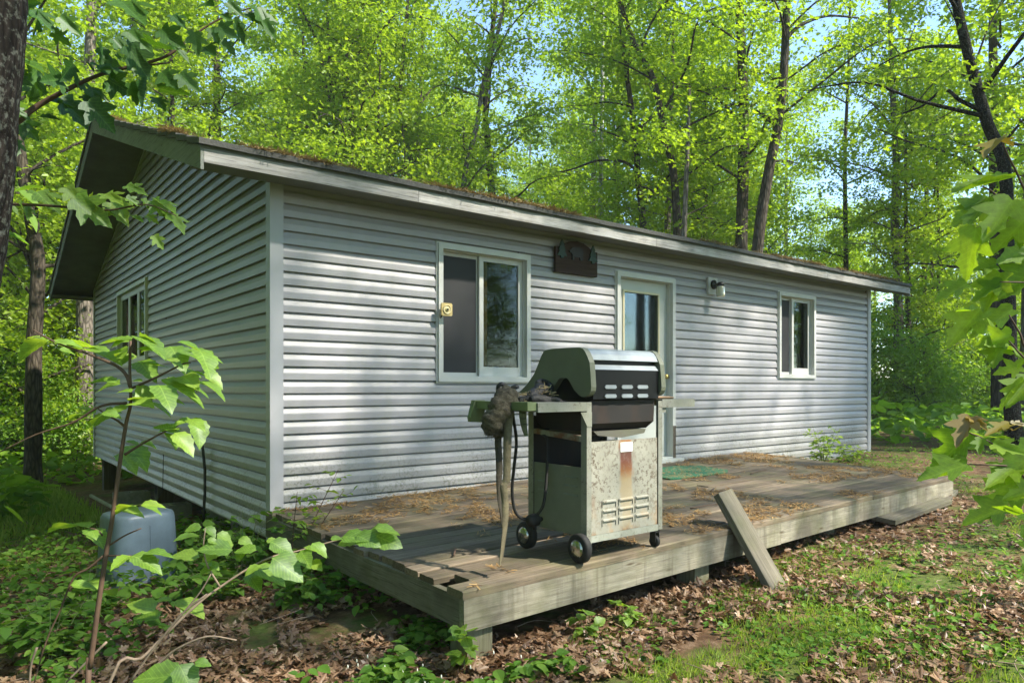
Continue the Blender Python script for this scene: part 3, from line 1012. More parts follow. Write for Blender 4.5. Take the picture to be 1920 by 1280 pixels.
def rust_door_mat():
    k = NT('rusty_door')
    v = k.obj()
    sep = k.n('SeparateXYZ', None, Vector=v)
    X, Z = sep.outputs[0], sep.outputs[2]          # door mesh origin: grill base
    col = k.ramp(k.noise(v, 6, 5), [(0.3, (0.235, 0.23, 0.19)), (0.7, (0.31, 0.305, 0.258))])
    # rust run under the label
    wob = k.math('MULTIPLY', k.math('SUBTRACT', k.noise(k.obj((1, 1, .4)), 22, 5), 0.5), 0.11)
    dx = k.math('ABSOLUTE', k.math('ADD', k.math('SUBTRACT', X, 0.028), wob))
    run = k.ramp(dx, [(0.035, 1.0), (0.062, 0.0)])
    zc = k.ramp(Z, [(0.12, (0.34, 0.275, 0.17)), (0.40, (0.33, 0.245, 0.13)), (0.455, (0.23, 0.085, 0.022)), (0.505, (0.13, 0.028, 0.012)), (0.56, (0.07, 0.02, 0.012)), (0.60, (0.24, 0.10, 0.03))])
    fade = k.ramp(Z, [(0.0, 0.3), (0.30, 0.6), (0.44, 0.95)])
    col = k.mix(k.math('MULTIPLY', k.math('MULTIPLY', run, fade), k.ramp(k.noise(v, 30, 5, .7), [(0.3, 0.7), (0.5, 1.0)])), col, zc)
    rim = k.ramp(k.noise(k.obj((1, 1, .5)), 16, 5, .7), [(0.5, 0.0), (0.62, 0.8)])
    edge_ = k.math('MAXIMUM', k.ramp(k.math('ABSOLUTE', k.math('SUBTRACT', X, 0.025)), [(0.21, 0.0), (0.257, 1.0)]), k.ramp(Z, [(0.13, 1.0), (0.175, 0.0)]))
    col = k.mix(k.math('MULTIPLY', rim, edge_), col, (0.16, 0.07, 0.025))
    low = k.ramp(k.noise(v, 12, 4), [(0.5, 0.0), (0.68, 0.7)])
    bot = k.ramp(Z, [(0.13, 1.0), (0.30, 0.0)])
    col = k.mix(k.math('MULTIPLY', low, bot), col, (0.38, 0.22, 0.08))
    s = k.ramp(k.noise(v, 48, 4, 0.75), [(0.505, 0.0), (0.57, 0.95)])
    dens = k.math('MULTIPLY', k.ramp(Z, [(0.15, 0.15), (0.4, 1.0)]), k.ramp(k.noise(v, 7, 3), [(0.32, 0.15), (0.55, 1.0)]))
    clean = k.ramp(dx, [(0.05, 0.15), (0.075, 1.0)])
    col = k.mix(k.math('MULTIPLY', k.math('MULTIPLY', s, dens), clean), col, (0.085, 0.06, 0.038))
    return k.fin(col, 0.6)


G_leg = grill_paint('cart_paint', (0.22, 0.222, 0.19), 0.4, 0.8)
G_side = grill_paint('cart_side_shaded', (0.15, 0.165, 0.125), 0.35)  # cart paint, darkened and greened for the shaded sides
G_hood = grill_paint('hood_side_shaded', (0.105, 0.115, 0.082), 0.35)  # same paint darker still, shade of the end plates in the colour
G_blk = plain('black_enamel', (0.006, 0.006, 0.007), 0.35, 0.3, 25, spec=0.25)
G_box = NT('burnt_firebox')
_v = G_box.obj()
G_box.fin(G_box.mix(G_box.ramp(G_box.noise(G_box.obj((1, 1, .4)), 9, 5), [(0.45, 0.0), (0.7, 0.6)]), (0.009, 0.0075, 0.007), (0.035, 0.016, 0.009)), 0.75)
G_box = G_box.m
G_steel = plain('steel_with_sky_sheen', (0.25, 0.28, 0.305), 0.42, 0.2, 12, 0.35)  # bare metal, and sky reflection painted on the black lid
G_rub = plain('rubber', (0.014, 0.014, 0.014), 0.75, 0.3, 30)
G_chrome = plain('chrome', (0.42, 0.42, 0.40), 0.22, 0.3, 30, 1.0)

XA, XB, YA, YB = 0.70, 1.292, -2.60, -2.13          # cart outline
def leg(x0, x1, y0, y1, zb):
    mb = MB()
    t = 0.004
    fy = y0 if y0 < -2.4 else y1 - t
    mb.box((x0, fy, zb), (x1, fy + t, 0.782), 0, 0.5)                 # angle section: two flanges
    fx = x0 if x0 < 1 else x1 - t
    mb.box((fx, y0 + (t + .0005 if y0 < -2.4 else 0), zb), (fx + t, y1 - (0 if y0 < -2.4 else t + .0005), 0.781), 0, 0.5)
    return mb.build('cart_leg', G_leg, grill)
leg(XA, XA + .034, YA, YA + .042, 0.0)
leg(XA, XA + .034, YB - .042, YB, 0.0)
leg(XB - .034, XB, YA, YA + .042, 0.06)
leg(XB - .034, XB, YB - .042, YB, 0.06)
MB().prism([(XA + .034, .73), (XA - .045, .73), (XA + .002, .655), (XA + .034, .655)], 'y', YA - .003, YA - .0005).build('gusset', G_leg, grill)
mb = MB()
mb.prism([(.738, .092), (1.252, .092), (1.252, .576), (.738, .574)], 'y', YA + .004, YA + .02)
dr = mb.build('cabinet_door', rust_door_mat(), grill)
lm_ = rust_door_mat()
for x0, x1 in ((.818, .914), (.943, 1.046), (1.073, 1.174)):
    for z in (.259, .211, .161):
        MB().prism([(YA + .0035, z - .006), (YA - .006, z - .005), (YA - .006, z + .001), (YA + .0035, z + .007)], 'x', x0, x1).box((x0 - .005, YA - .001, z - .031), (x0 - .001, YA + .0035, z + .004)).box((x1 + .001, YA - .001, z - .031), (x1 + .005, YA + .0035, z + .004)).build('louvre', lm_, dr, (0.97, -2.36, GZ))
MB().box((.953, YA + .001, .512), (1.045, YA + .0035, .563)).build('blank_label', plain('white_sticker', (0.8, 0.8, 0.78), 0.5, 0.03), dr)
MB().box((.7345, YA + .001, .056), (1.257, YA + .022, .0905)).build('bottom_rail', grill_paint('rail_paint', (0.30, 0.31, 0.27), 0.35, 0.5), grill)
for xs_, xo in ((XA + .006, -1), (XB - .014, 1)):
    mb = MB()
    mb.box((xs_, YA + .044, .10), (xs_ + .006, YB - .044, .442))
    sp = mb.build('side_panel', G_side, grill)
    for y0, y1 in ((-2.525, -2.42), (-2.30, -2.21)):
        for z in (.385, .34, .292):
            xq = xs_ if xo < 0 else xs_ + .006
            MB().prism([(xq, z - .006), (xq + xo * .006, z - .004), (xq + xo * .005, z), (xq, z + .006)], 'y', y0, y1).build('louvre', G_side, sp)
mb = MB()
mb.add([(XA + .003, YA + .043, .575), (XA + .003, YB - .043, .60), (XA + .003, YB - .043, .628), (XA + .003, YA + .043, .606), (XA + .03, YA + .043, .575), (XA + .03, YB - .043, .60), (XA + .03, YB - .043, .628), (XA + .03, YA + .043, .606)],
       [(0, 1, 2, 3), (7, 6, 5, 4), (0, 4, 5, 1), (1, 5, 6, 2), (2, 6, 7, 3), (3, 7, 4, 0)])
rr = NT('rusty_rail')
rr.fin(rr.mix(rr.ramp(rr.noise(rr.obj(), 14, 5), [(0.4, 0.0), (0.6, 0.9)]), (0.26, 0.27, 0.21), (0.16, 0.055, 0.02)), 0.7)
mb.build('cross_rail', rr.m, grill)
MB().box((XA + .013, YB - .01, .09), (XB - .015, YB - .004, .70)).build('back_panel', G_box, grill)
MB().box((XA + .013, YA + .024, .084), (XB - .015, YB - .046, .0995)).build('bottom_shelf', G_side, grill)
# firebox and drip tray
mb = MB()
mb.prism([(-2.582, .788), (-2.576, .668), (-2.52, .628), (-2.20, .628), (-2.145, .67), (-2.14, .788)], 'x', .745, 1.245)
fb = mb.build('firebox', G_box, grill)
MB().prism([(.79, .626), (1.20, .626), (1.185, .603), (1.0, .585), (.82, .603)], 'y', -2.56, -2.2).build('drip_tray', grill_paint('tray_metal', (0.09, 0.085, 0.07), 0.4), grill)
# hood: end plates, lid, lid top
HP = [(-2.28, 1.062), (-2.327, 1.067), (-2.466, 1.067), (-2.542, 1.065), (-2.567, 1.058), (-2.585, 1.042), (-2.604, 1.012), (-2.618, .985), (-2.625, .928), (-2.63, .86), (-2.627, .84), (-2.616, .824), (-2.60, .813), (-2.58, .808), (-2.56, .809), (-2.543, .815),
      (-2.505, .842), (-2.471, .885), (-2.456, .902), (-2.44, .908), (-2.40, .908), (-2.384, .902), (-2.348, .864), (-2.32, .835), (-2.29, .822), (-2.08, .818), (-2.047, .832), (-2.075, .848), (-2.114, .873), (-2.18, .934), (-2.223, 1.003), (-2.245, 1.038), (-2.26, 1.054)]
for x0, x1 in ((.702, .738), (1.25, 1.286)):
    MB().prism(HP, 'x', x0, x1).build('hood_end_plate', G_hood, grill)
mb = MB()
mb.prism([(-2.588, .79), (-2.607, .796), (-2.609, .948), (-2.588, .973), (-2.572, .976), (-2.56, .976), (-2.30, .976), (-2.12, .86), (-2.08, .79)], 'x', .7385, 1.2495)
lid = mb.build('lid', G_blk, grill)
for cx_ in (.862, .988, 1.112):
    for cz_ in (.862, .814):
        MB().prism([(cx_ - .045, cz_ - .004), (cx_ - .035, cz_ - .012), (cx_ + .035, cz_ - .012), (cx_ + .045, cz_ - .004), (cx_ + .036, cz_ + .008), (cx_ - .036, cz_ + .008)], 'y', -2.6155, -2.6095).build('vent_louvre', G_steel, lid)
mb = MB()
mb.prism([(-2.609, .949), (-2.6115, .95), (-2.5905, .976), (-2.588, .974)], 'x', .742, 1.246)
mb.build('lid_crease_sheen', G_steel, lid)  # bluish strip paints the sky reflected in the lid's bent crease
mb = MB()
mb.prism([(-2.604, 1.0), (-2.59, 1.03), (-2.572, 1.05), (-2.545, 1.061), (-2.50, 1.063), (-2.285, 1.06), (-2.20, 1.0)], 'x', .7385, 1.2495)
mb.build('lid_top', G_steel, grill)  # bluish grey stands in for sky mirrored in glossy black
MB().box((.7385, -2.58, .977), (1.2495, -2.3, .9995)).build('handle_recess', G_blk, grill)
# shelves
def shelf(x0, x1, zt, name='side_shelf'):
    mb = MB()
    mb.box((x0, YA + .004, zt - .012), (x1, YB - .004, zt))
    mb.box((x0, YA, zt - .046), (x1, YA + .0035, zt - .0005))
    mb.box((x0, YB - .0035, zt - .046), (x1, YB, zt - .0005))
    e = x0 if x0 < .6 else x1 - .004
    mb.box((e - .0005, YA + .004, zt - .0455), (e + .004, YB - .004, zt - .013))
    return mb.build(name, G_leg, grill)
sh = shelf(.372, .699, .782)
shelf(1.293, 1.585, .790)
mb = MB()
mb.prism([(.305, .79), (.371, .79), (.371, .672), (.283, .676), (.279, .70)], 'y', -2.165, -2.135)
mb.box((.315, -2.59, .745), (.371, -2.166, .786))
mb.build('tool_rack', grill_paint('rack_paint', (0.15, 0.185, 0.085), 0.5), grill)
MB().box((1.30, YA + .012, .715), (1.34, YA + .05, .7435)).build('shelf_bracket', G_leg, grill)
# wheels and casters
def wheel(x, y, s):
    mb = MB().lathe([(0.05, -.0215), (0.068, -.0215), (0.075, -.014), (0.076, 0), (0.075, .014), (0.068, .0215), (0.05, .0215)], 'x', (x, y, GZ + .076), 30)
    w = mb.build('wheel', G_rub, grill)
    mb = MB().lathe([(0.047, -.021), (0.046, -.027), (0.036, -.033), (0.018, -.038), (0.0, -.039)], 'x', (x, y, GZ + .076), 24)
    mb.build('hub_cap', G_chrome, w)
    MB().tube([(x + .02, y, GZ + .076), (x + .07, y, GZ + .076)], .008, 8).build('axle_bolt', G_steel, w)
wheel(.672, -2.578, -1)
wheel(.672, -2.150, -1)
for y in (YA + .03, YB - .03):
    mb = MB().lathe([(0.012, -.011), (0.031, -.011), (0.033, -.006), (0.033, .006), (0.031, .011), (0.012, .011)], 'x', (XB - .03, y, GZ + .033), 20)
    cs = mb.build('caster', G_rub, grill)
    mb = MB().box((XB - .048, y - .02, GZ + .030), (XB - .044, y + .02, GZ + .085)).box((XB - .016, y - .02, GZ + .030), (XB - .012, y + .02, GZ + .085)).box((XB - .048, y - .02, GZ + .0855), (XB - .012, y + .02, .062))
    mb.build('caster_fork', blk, cs)
# hose with its regulator
def spline(P, n=6):
    P = np.asarray(P, float)
    Q = np.vstack([2 * P[0] - P[1], P, 2 * P[-1] - P[-2]])
    out = []
    for i in range(1, len(Q) - 2):
        for t in np.linspace(0, 1, n, endpoint=False):
            out.append(0.5 * ((2 * Q[i]) + (-Q[i - 1] + Q[i + 1]) * t + (2 * Q[i - 1] - 5 * Q[i] + 4 * Q[i + 1] - Q[i + 2]) * t * t + (-Q[i - 1] + 3 * Q[i] - 3 * Q[i + 1] + Q[i + 2]) * t ** 3))
    out.append(P[-1])
    return np.array(out)
hz = lambda a, b, d: UP(870 + a * .23438, 780 + b * .23438, d)
MB().tube(spline([hz(630, 150, 3.93), hz(664, 190, 3.87), hz(668, 320, 3.83), hz(655, 560, 3.80), hz(628, 730, 3.80), hz(555, 812, 3.80), hz(470, 825, 3.78), hz(408, 760, 3.76), hz(385, 600, 3.74), hz(400, 420, 3.72), hz(418, 250, 3.70), hz(415, 150, 3.68), hz(395, 20, 3.66), hz(390, -40, 3.65)]), .0085, 9).build('gas_hose', G_rub, grill)
p = hz(565, 835, 3.80)
mb = MB().lathe([(0.012, -.05), (0.03, -.04), (0.036, -.01), (0.034, .015), (0.015, .03), (0.012, .05)], 'x', p, 14)
mb.lathe([(0.012, 0), (0.012, -.05), (0.0, -.05)], 'z', p, 10)
mb.build('gas_regulator', G_rub, grill)

# ------------------------------------------------------------------ things lying on the grill
def ribbon(mb, pts, w, side, th=.004, mat=0):
    pts, side = np.asarray(pts, float), unit(side)
    w = np.broadcast_to(np.asarray(w, float), (len(pts),))[:, None]
    t = unit(np.gradient(pts, axis=0))
    nn = unit(np.cross(side, t))
    V = np.concatenate([pts - side * w / 2, pts + side * w / 2, pts + side * w / 2 + nn * th, pts - side * w / 2 + nn * th])
    m = len(pts)
    F = []
    for i in range(m - 1):
        for k in range(4):
            k2 = (k + 1) % 4
            F.append((k * m + i, k2 * m + i, k2 * m + i + 1, k * m + i + 1))
    F += [(0, m, 2 * m, 3 * m), (m - 1, 4 * m - 1, 3 * m - 1, 2 * m - 1)]
    mb.add(V, F, mat, None, True)


RIGHT = np.array([math.cos(YAW), -math.sin(YAW), 0])
q4 = lambda a, b, d: UP(860 + a * .14062, 690 + b * .14062, d)
web = plain('old_webbing', (0.115, 0.098, 0.058), 0.9, 0.35, 24, bump=.4)
grn = plain('green_webbing', (0.10, 0.115, 0.06), 0.9, 0.3, 24, bump=.4)
mb = MB()
pts = spline([q4(735, 470, 3.60), q4(700, 590, 3.52), q4(672, 720, 3.50), q4(655, 900, 3.49), q4(648, 1150, 3.49), q4(640, 1500, 3.49), hz(318, 560, 3.48), hz(330, 700, 3.47), hz(332, 850, 3.45), hz(318, 1000, 3.42), hz(300, 1150, 3.38), hz(293, 1195, 3.36)], 4)
m = len(pts)
ang_ = np.interp(np.arange(m), [0, m * .2, m * .4, m * .6, m * .75, m - 1], [0.9, .1, .45, .1, .8, 1.25])
ribbon(mb, pts, np.interp(np.arange(m), [0, m * .12, m * .3, m], [.038, .036, .042, .026]), RIGHT[None] * np.cos(ang_)[:, None] + FWD[None] * np.sin(ang_)[:, None])
tag(mb.build('webbing_strap', web, None, pts[-1]), 'long twisted olive strap hanging from the grill shelf down to the deck', 'strap')
mb = MB()
pts = spline([q4(560, 700, 3.60), q4(538, 860, 3.58), q4(528, 1000, 3.57), q4(540, 1200, 3.56), q4(545, 1400, 3.55), hz(282, 480, 3.54), hz(284, 650, 3.53), hz(300, 780, 3.50), hz(312, 900, 3.48)], 4)
m = len(pts)
ang_ = np.interp(np.arange(m), [0, m * .5, m - 1], [0.3, .4, 1.0])
ribbon(mb, pts, np.interp(np.arange(m), [0, m * .6, m], [.036, .034, .01]), RIGHT[None] * np.cos(ang_)[:, None] + FWD[None] * np.sin(ang_)[:, None])
tag(mb.build('webbing_strap', plain('dark_webbing', (0.05, 0.043, 0.03), 0.9, 0.35, 24, bump=.4), None, pts[-1]), 'shorter dark strap hanging behind the long strap from the cloth bundle', 'strap')
mb = MB()
pts = spline([q4(860, 462, 3.57), q4(856, 540, 3.54), q4(862, 680, 3.54), q4(880, 820, 3.55), q4(905, 915, 3.56)], 4)
m = len(pts)
ribbon(mb, pts, np.interp(np.arange(m), [0, m * .5, m], [.042, .036, .016]), np.tile(RIGHT * .9 + FWD * .3, (m, 1)), .006)
for i in range(2, m - 5, 2):
    ribbon(mb, [pts[i] - RIGHT * .013 - FWD * .002, pts[i] + RIGHT * .013 - FWD * .002], .003, np.tile([0, 0, 1.0], (2, 1)), -.004, 1)
tag(mb.build('ribbed_strap', [grn, blk], None, pts[0]), 'short green strap with dark cross ribs over the shelf corner', 'strap')

fur = NT('matted_cloth')
_v = fur.obj()
fur.bump(fur.noise(_v, 120, 4, .8), 1.0, .02)
fur.fin(fur.ramp(fur.noise(_v, 40, 6, .75), [(0.3, (0.03, 0.026, 0.017)), (0.5, (0.095, 0.08, 0.052)), (0.68, (0.2, 0.17, 0.115))]), 1.0)
def lumpy(mb, pts, rad, n=14, amp=.22, mat=0, flat=1.0):
    P = spline(pts, 5)
    R = np.interp(np.linspace(0, 1, len(P)), np.linspace(0, 1, len(rad)), rad)
    k0 = mb.n
    mb.tube(P, R, n, mat, None, True)
    V = mb.v[-1]
    c = np.repeat(P, n, 0)
    d = V - c
    s = 1 + amp * (np.sin(V[:, 0] * 61 + V[:, 2] * 47) + np.sin(V[:, 1] * 83 - V[:, 2] * 71 + 1) + .8 * np.sin(V[:, 2] * 140 + V[:, 0] * 110)) / 2
    mb.v[-1] = c + d * s[:, None]
mb = MB()
lumpy(mb, [q4(610, 255, 3.62), q4(640, 330, 3.60), q4(610, 440, 3.56), q4(570, 540, 3.52), q4(500, 660, 3.50), q4(445, 760, 3.50), q4(420, 850, 3.51), q4(430, 900, 3.52)], [.015, .040, .062, .06, .055, .052, .04, .012])
lumpy(mb, [q4(700, 320, 3.61), q4(690, 420, 3.57), q4(620, 560, 3.53), q4(560, 700, 3.52), q4(500, 800, 3.53)], [.03, .045, .045, .035, .02])
lumpy(mb, [q4(470, 850, 3.55), q4(570, 850, 3.56), q4(680, 850, 3.57)], [.028, .034, .02])
fz = np.concatenate(mb.v)
fz = fz[rng.integers(0, len(fz), 1100)] + rng.normal(0, .004, (1100, 3))
mb.batch(np.array([(-.5, 0, 0), (.5, 0, 0), (.3, 1, 0), (-.3, 1, 0)]) * [.09, 1, 1], [(0, 1, 2, 3)], fz, rng.normal(0, .6, (1100, 3)) + np.array([0, 0, -.7]), rng.normal(0, 1, (1100, 3)), rng.uniform(.008, .024, 1100), 0)
bundle = mb.build('cloth_bundle', fur.m, None, q4(560, 480, 3.6))
tag(bundle, 'matted brown cloth bundle hanging over the left shelf of the grill', 'cloth')
mb = MB()
for a in (0, 1):
    pts = [q4(525 + 200 * a, 330 - 40 * a, 3.63), q4(530 + 190 * a, 250 + 20 * a, 3.62), q4(580 + 190 * a, 220 + 30 * a, 3.62), q4(605 + 180 * a, 265 + 20 * a, 3.62)]
    mb.tube(spline(pts), .011, 7)
mb.build('black_strap_loop', blk, bundle)
black_cloth = plain('black_tarp', (0.018, 0.017, 0.016), 0.5, 0.5, 30, bump=.6)
mb = MB()
lumpy(mb, [q4(800, 440, 3.68), q4(960, 400, 3.70), q4(1080, 330, 3.76), q4(1180, 330, 3.80), q4(1240, 380, 3.80)], [.018, .03, .04, .035, .02], 12, .35)
lumpy(mb, [q4(1040, 300, 3.78), q4(1070, 215, 3.80), q4(1110, 190, 3.82), q4(1200, 240, 3.84), q4(1230, 330, 3.82)], [.02, .022, .015, .018, .02], 10, .3)
lumpy(mb, [q4(960, 420, 3.66), q4(1150, 420, 3.70), q4(1280, 450, 3.70), q4(1360, 490, 3.68), q4(1440, 480, 3.67)], [.018, .024, .026, .024, .010], 12, .35)
scrap = mb.build('tarp_scrap', black_cloth, None, q4(1080, 440, 3.7))
tag(scrap, 'crumpled black scraps and dry stalks heaped on the left grill shelf', 'scrap')
mb = MB()
for i in range(150):
    a, b = rng.uniform(560, 1240), 0
    b = np.interp(a, [560, 760, 1000, 1150, 1240], [300, 380, 340, 260, 330]) + rng.uniform(-25, 110)
    p0 = q4(a, b, 3.66 + (a - 560) / 680 * .12 + rng.uniform(-.04, .02))
    dv = unit(np.array([rng.normal(), rng.normal(), rng.normal() * .3]))
    mb.tube([p0 - dv * .03, p0 + dv * rng.uniform(.015, .045)], .0016, 4)
mb.build('dry_stalks', plain('straw', (0.36, 0.28, 0.15), 0.9, 0.4, 40), scrap)
tag(MB().prism([(-2.53, .7905), (-2.36, .7905), (-2.33, .795), (-2.34, .80), (-2.5, .806), (-2.545, .80)], 'x', 1.31, 1.47).build('wood_chunk', wood_mat('fresh_wood', (0.36, 0.22, 0.13), (0.45, 0.29, 0.18), (0.55, 0.38, 0.25), 'x', .2), None, (1.39, -2.45, .79)),
    'reddish wood splinter lying on the right grill shelf', 'wood')

# ------------------------------------------------------------------ things beside and below the cabin
def tote():
    bx, by = -0.84, 0.25
    gz = float(ground_z(bx, by)) - 0.07
    t = thing('plastic_tote', (bx, by, gz), 'pale blue plastic storage tote upside down by the cabin corner', 'tote')
    kk = NT('blue_plastic')
    kk.fin(kk.ramp(kk.noise(kk.obj(), 5, 5), [(0.3, (0.10, 0.135, 0.165)), (0.7, (0.165, 0.22, 0.265))]), 0.42)
    R = rotm('Z', 14)

    def rr(w, d, r, n=6):
        pts = []
        for cx_, cy_, a0 in ((w - r, d - r, 0), (-w + r, d - r, 90), (-w + r, -d + r, 180), (w - r, -d + r, 270)):
            for a in np.linspace(a0, a0 + 90, n):
                pts.append((cx_ + r * math.cos(math.radians(a)), cy_ + r * math.sin(math.radians(a))))
        return np.array(pts)
    prof = [(0.0, 1.0), (0.03, 1.0), (0.035, .955), (0.30, .91), (0.50, .875), (0.525, .86), (0.545, .82), (0.55, .78)]
    V, F = [], []
    n = 24
    for h, s in prof:
        P = rr(.235 * s, .205 * s, .095) * 1.0
        for (x, y) in P:
            q = R @ np.array([x, y, 0])
            V.append((bx + q[0], by + q[1], gz + h))
    for i in range(len(prof) - 1):
        for k_ in range(n):
            k2 = (k_ + 1) % n
            F.append((i * n + k_, i * n + k2, (i + 1) * n + k2, (i + 1) * n + k_))
    F.append(tuple((len(prof) - 1) * n + k_ for k_ in range(n)))
    MB().add(V, F, 0, .5, True).build('body', kk.m, t)
    for ang in (0, 90, 180, 270):
        mb = MB()
        R2 = R @ rotm('Z', ang)
        dd = .205 if ang in (0, 180) else .235
        for off in (0.0,):
            V = []
            for h, s in ((0.06, .955), (0.47, .885)):
                for dx, o in ((-.004, .0), (.004, .0), (.004, .003), (-.004, .003)):
                    q = R2 @ np.array([off * s + dx, -(dd * s + o), 0])
                    V.append((bx + q[0], by + q[1], gz + h))
            mb.add(V, [(0, 1, 2, 3), (7, 6, 5, 4), (0, 4, 5, 1), (1, 5, 6, 2), (2, 6, 7, 3), (3, 7, 4, 0)])
        mb.build('rib', kk.m, t)
tote()
bk = thing('bucket', (0.25, 2.1, float(ground_z(.25, 2.1))), 'dirty white bucket standing in the dark under the cabin edge', 'bucket')
gz = float(ground_z(.25, 2.1))
MB().lathe([(0.11, 0), (0.13, .02), (0.15, .29), (0.158, .292), (0.158, .31), (0.145, .31), (0.12, .03), (0, .028)], 'z', (.25, 2.1, gz), 24).build('pail', plain('dirty_white', (0.42, 0.45, 0.42), 0.6, .25, 8), bk)
MB().tube(spline([(.25, 1.95, gz + .28), (.1, 1.97, gz + .18), (.07, 2.1, gz + .13), (.1, 2.23, gz + .18), (.25, 2.25, gz + .28)]), .003, 5).build('bail', blk, bk)
mb = MB()
pb = [UP(170, 930, 6.7), UP(240, 968, 6.3)]
mb.tube([pb[0], pb[1], pb[1] + (pb[1] - pb[0]) * 1.2], .016, 8)
tag(mb.build('wooden_pole', plain('grey_pole', (0.28, 0.27, 0.24), .8, .3, 20), None, pb[1]), 'weathered pole sticking up behind the blue tote', 'pole')
for i, (x, y, s) in enumerate(((0.0, 3.1, .2), (0.3, 1.2, .22), (-.05, 4.9, .24))):
    mb = MB()
    gz = float(ground_z(x, y))
    h = .19
    mb.box((x - .2, y - .1, gz - .02), (x + .2, y - .07, gz + h)).box((x - .2, y + .07, gz - .02), (x + .2, y + .1, gz + h))
    for q in (-.2, -.015, .17):
        mb.box((x + q, y - .0695, gz - .02), (x + q + .03, y + .0695, gz + h - .001))
    tag(mb.build('concrete_block', plain('concrete', (0.24, 0.23, 0.20), .95, .25, 20, bump=.5), None, (x, y, gz)),
        ('hollow concrete block on the ground under the gable wall', 'hollow concrete block nearest the bucket under the cabin', 'hollow concrete block by the middle stilt behind the tote')[i], 'block')

# ------------------------------------------------------------------ leaves
def half_leaf(pts, fold=.18, droop=.22):
    """mirrored half outline -> two folded halves meeting on the midrib"""
    P = np.array(pts, float)
    n = len(P)
    z = lambda x, y: fold * abs(x) - droop * y * y
    V = [(x, y, z(x, y)) for x, y in P] + [(-x, y, z(x, y)) for x, y in P[1:-1]]
    R = list(range(n))
    Lf = [0] + [n - 1] + list(range(n + len(P) - 3, n - 1, -1))
    return np.array(V), [tuple(R), tuple([0] + list(reversed(Lf[1:])))][:2], np.array([(v[0], v[1]) for v in V])


MAPLE = [(0, 0), (.12, -.06), (.30, -.03), (.40, .06), (.31, .14), (.27, .20), (.42, .27), (.50, .40), (.60, .50), (.44, .53), (.36, .50), (.20, .47), (.22, .60), (.29, .70), (.17, .76), (.13, .84), (0, 1.0)]
MAPLE_S = [(0, 0), (.32, .0), (.24, .2), (.52, .5), (.19, .48), (.22, .72), (0, 1.0)]
OVAL_S = [(0, 0), (.2, .15), (.3, .4), (.24, .65), (.1, .87), (0, 1)]


def maple(pts, fold=.18, droop=.25):
    V, F, U = half_leaf(pts, fold, droop)
    n = len(pts)
    left = [0] + list(range(2 * n - 3, n - 1, -1))
    # right half: 0..n-1 ; left half shares 0 and n-1
    lf = (0, n - 1) + tuple(range(2 * n - 3, n - 1, -1))
    return V, [tuple(range(n)), lf], U


def ovate(n=9, w=.34, teeth=.09, fold=.25, droop=.35, heart=0.0):
    """serrated ovate leaf as a curved grid"""
    V, U = [], []
    for i in range(n + 1):
        t = i / n
        hw = w * math.sin(math.pi * min(1, t * .93 + .07) ** .72) ** .85 if 0 < t < 1 else (0.04 if t == 0 else 0.0)
        e = hw * (1 + (teeth if i % 2 else -teeth))
        y0 = t - heart * (1 - t) ** 6
        for x in (-e, -hw * .5, 0, hw * .5, e):
            y = t if abs(x) < hw * .3 else t + (.05 * abs(x) / max(hw, .01)) * (1 - t)
            V.append((x, y, fold * abs(x) * (1 - .4 * t) - droop * t * t + .02 * math.sin(t * 9 + x * 8)))
            U.append((x, t))
    F = [(5 * i + k, 5 * i + k + 1, 5 * i + k + 6, 5 * i + k + 5) for i in range(n) for k in range(4)]
    return np.array(V), F, np.array(U)


def toothed(pts, tip=.018):
    out = [pts[0]]
    for (a, b), (c, d) in zip(pts[:-1], pts[1:]):
        L = math.hypot(c - a, d - b)
        m = max(1, int(L / .085))
        nx, ny = (d - b) / L, -(c - a) / L
        for q in range(m):
            t = (q + .5) / m
            if m > 1:
                out.append((a + (c - a) * t + nx * -tip * .4, b + (d - b) * t + ny * -tip * .4))
            t2 = (q + 1) / m
            if q < m - 1:
                out.append((a + (c - a) * t2 + nx * tip, b + (d - b) * t2 + ny * tip))
        out.append((c, d))
    return out


T_MAPLE_N = maple(toothed(MAPLE), .14, .34)
_v = T_MAPLE_N[0]
_v[:, 2] += .035 * np.sin(_v[:, 0] * 9) * np.cos(_v[:, 1] * 6)
T_MAPLE, T_MAPLE_S, T_OVAL_S = maple(MAPLE), maple(MAPLE_S, .2, .3), maple(OVAL_S, .22, .25)
T_OVATE, T_OVATE2 = ovate(), ovate(8, .40, .07, .2, .25)

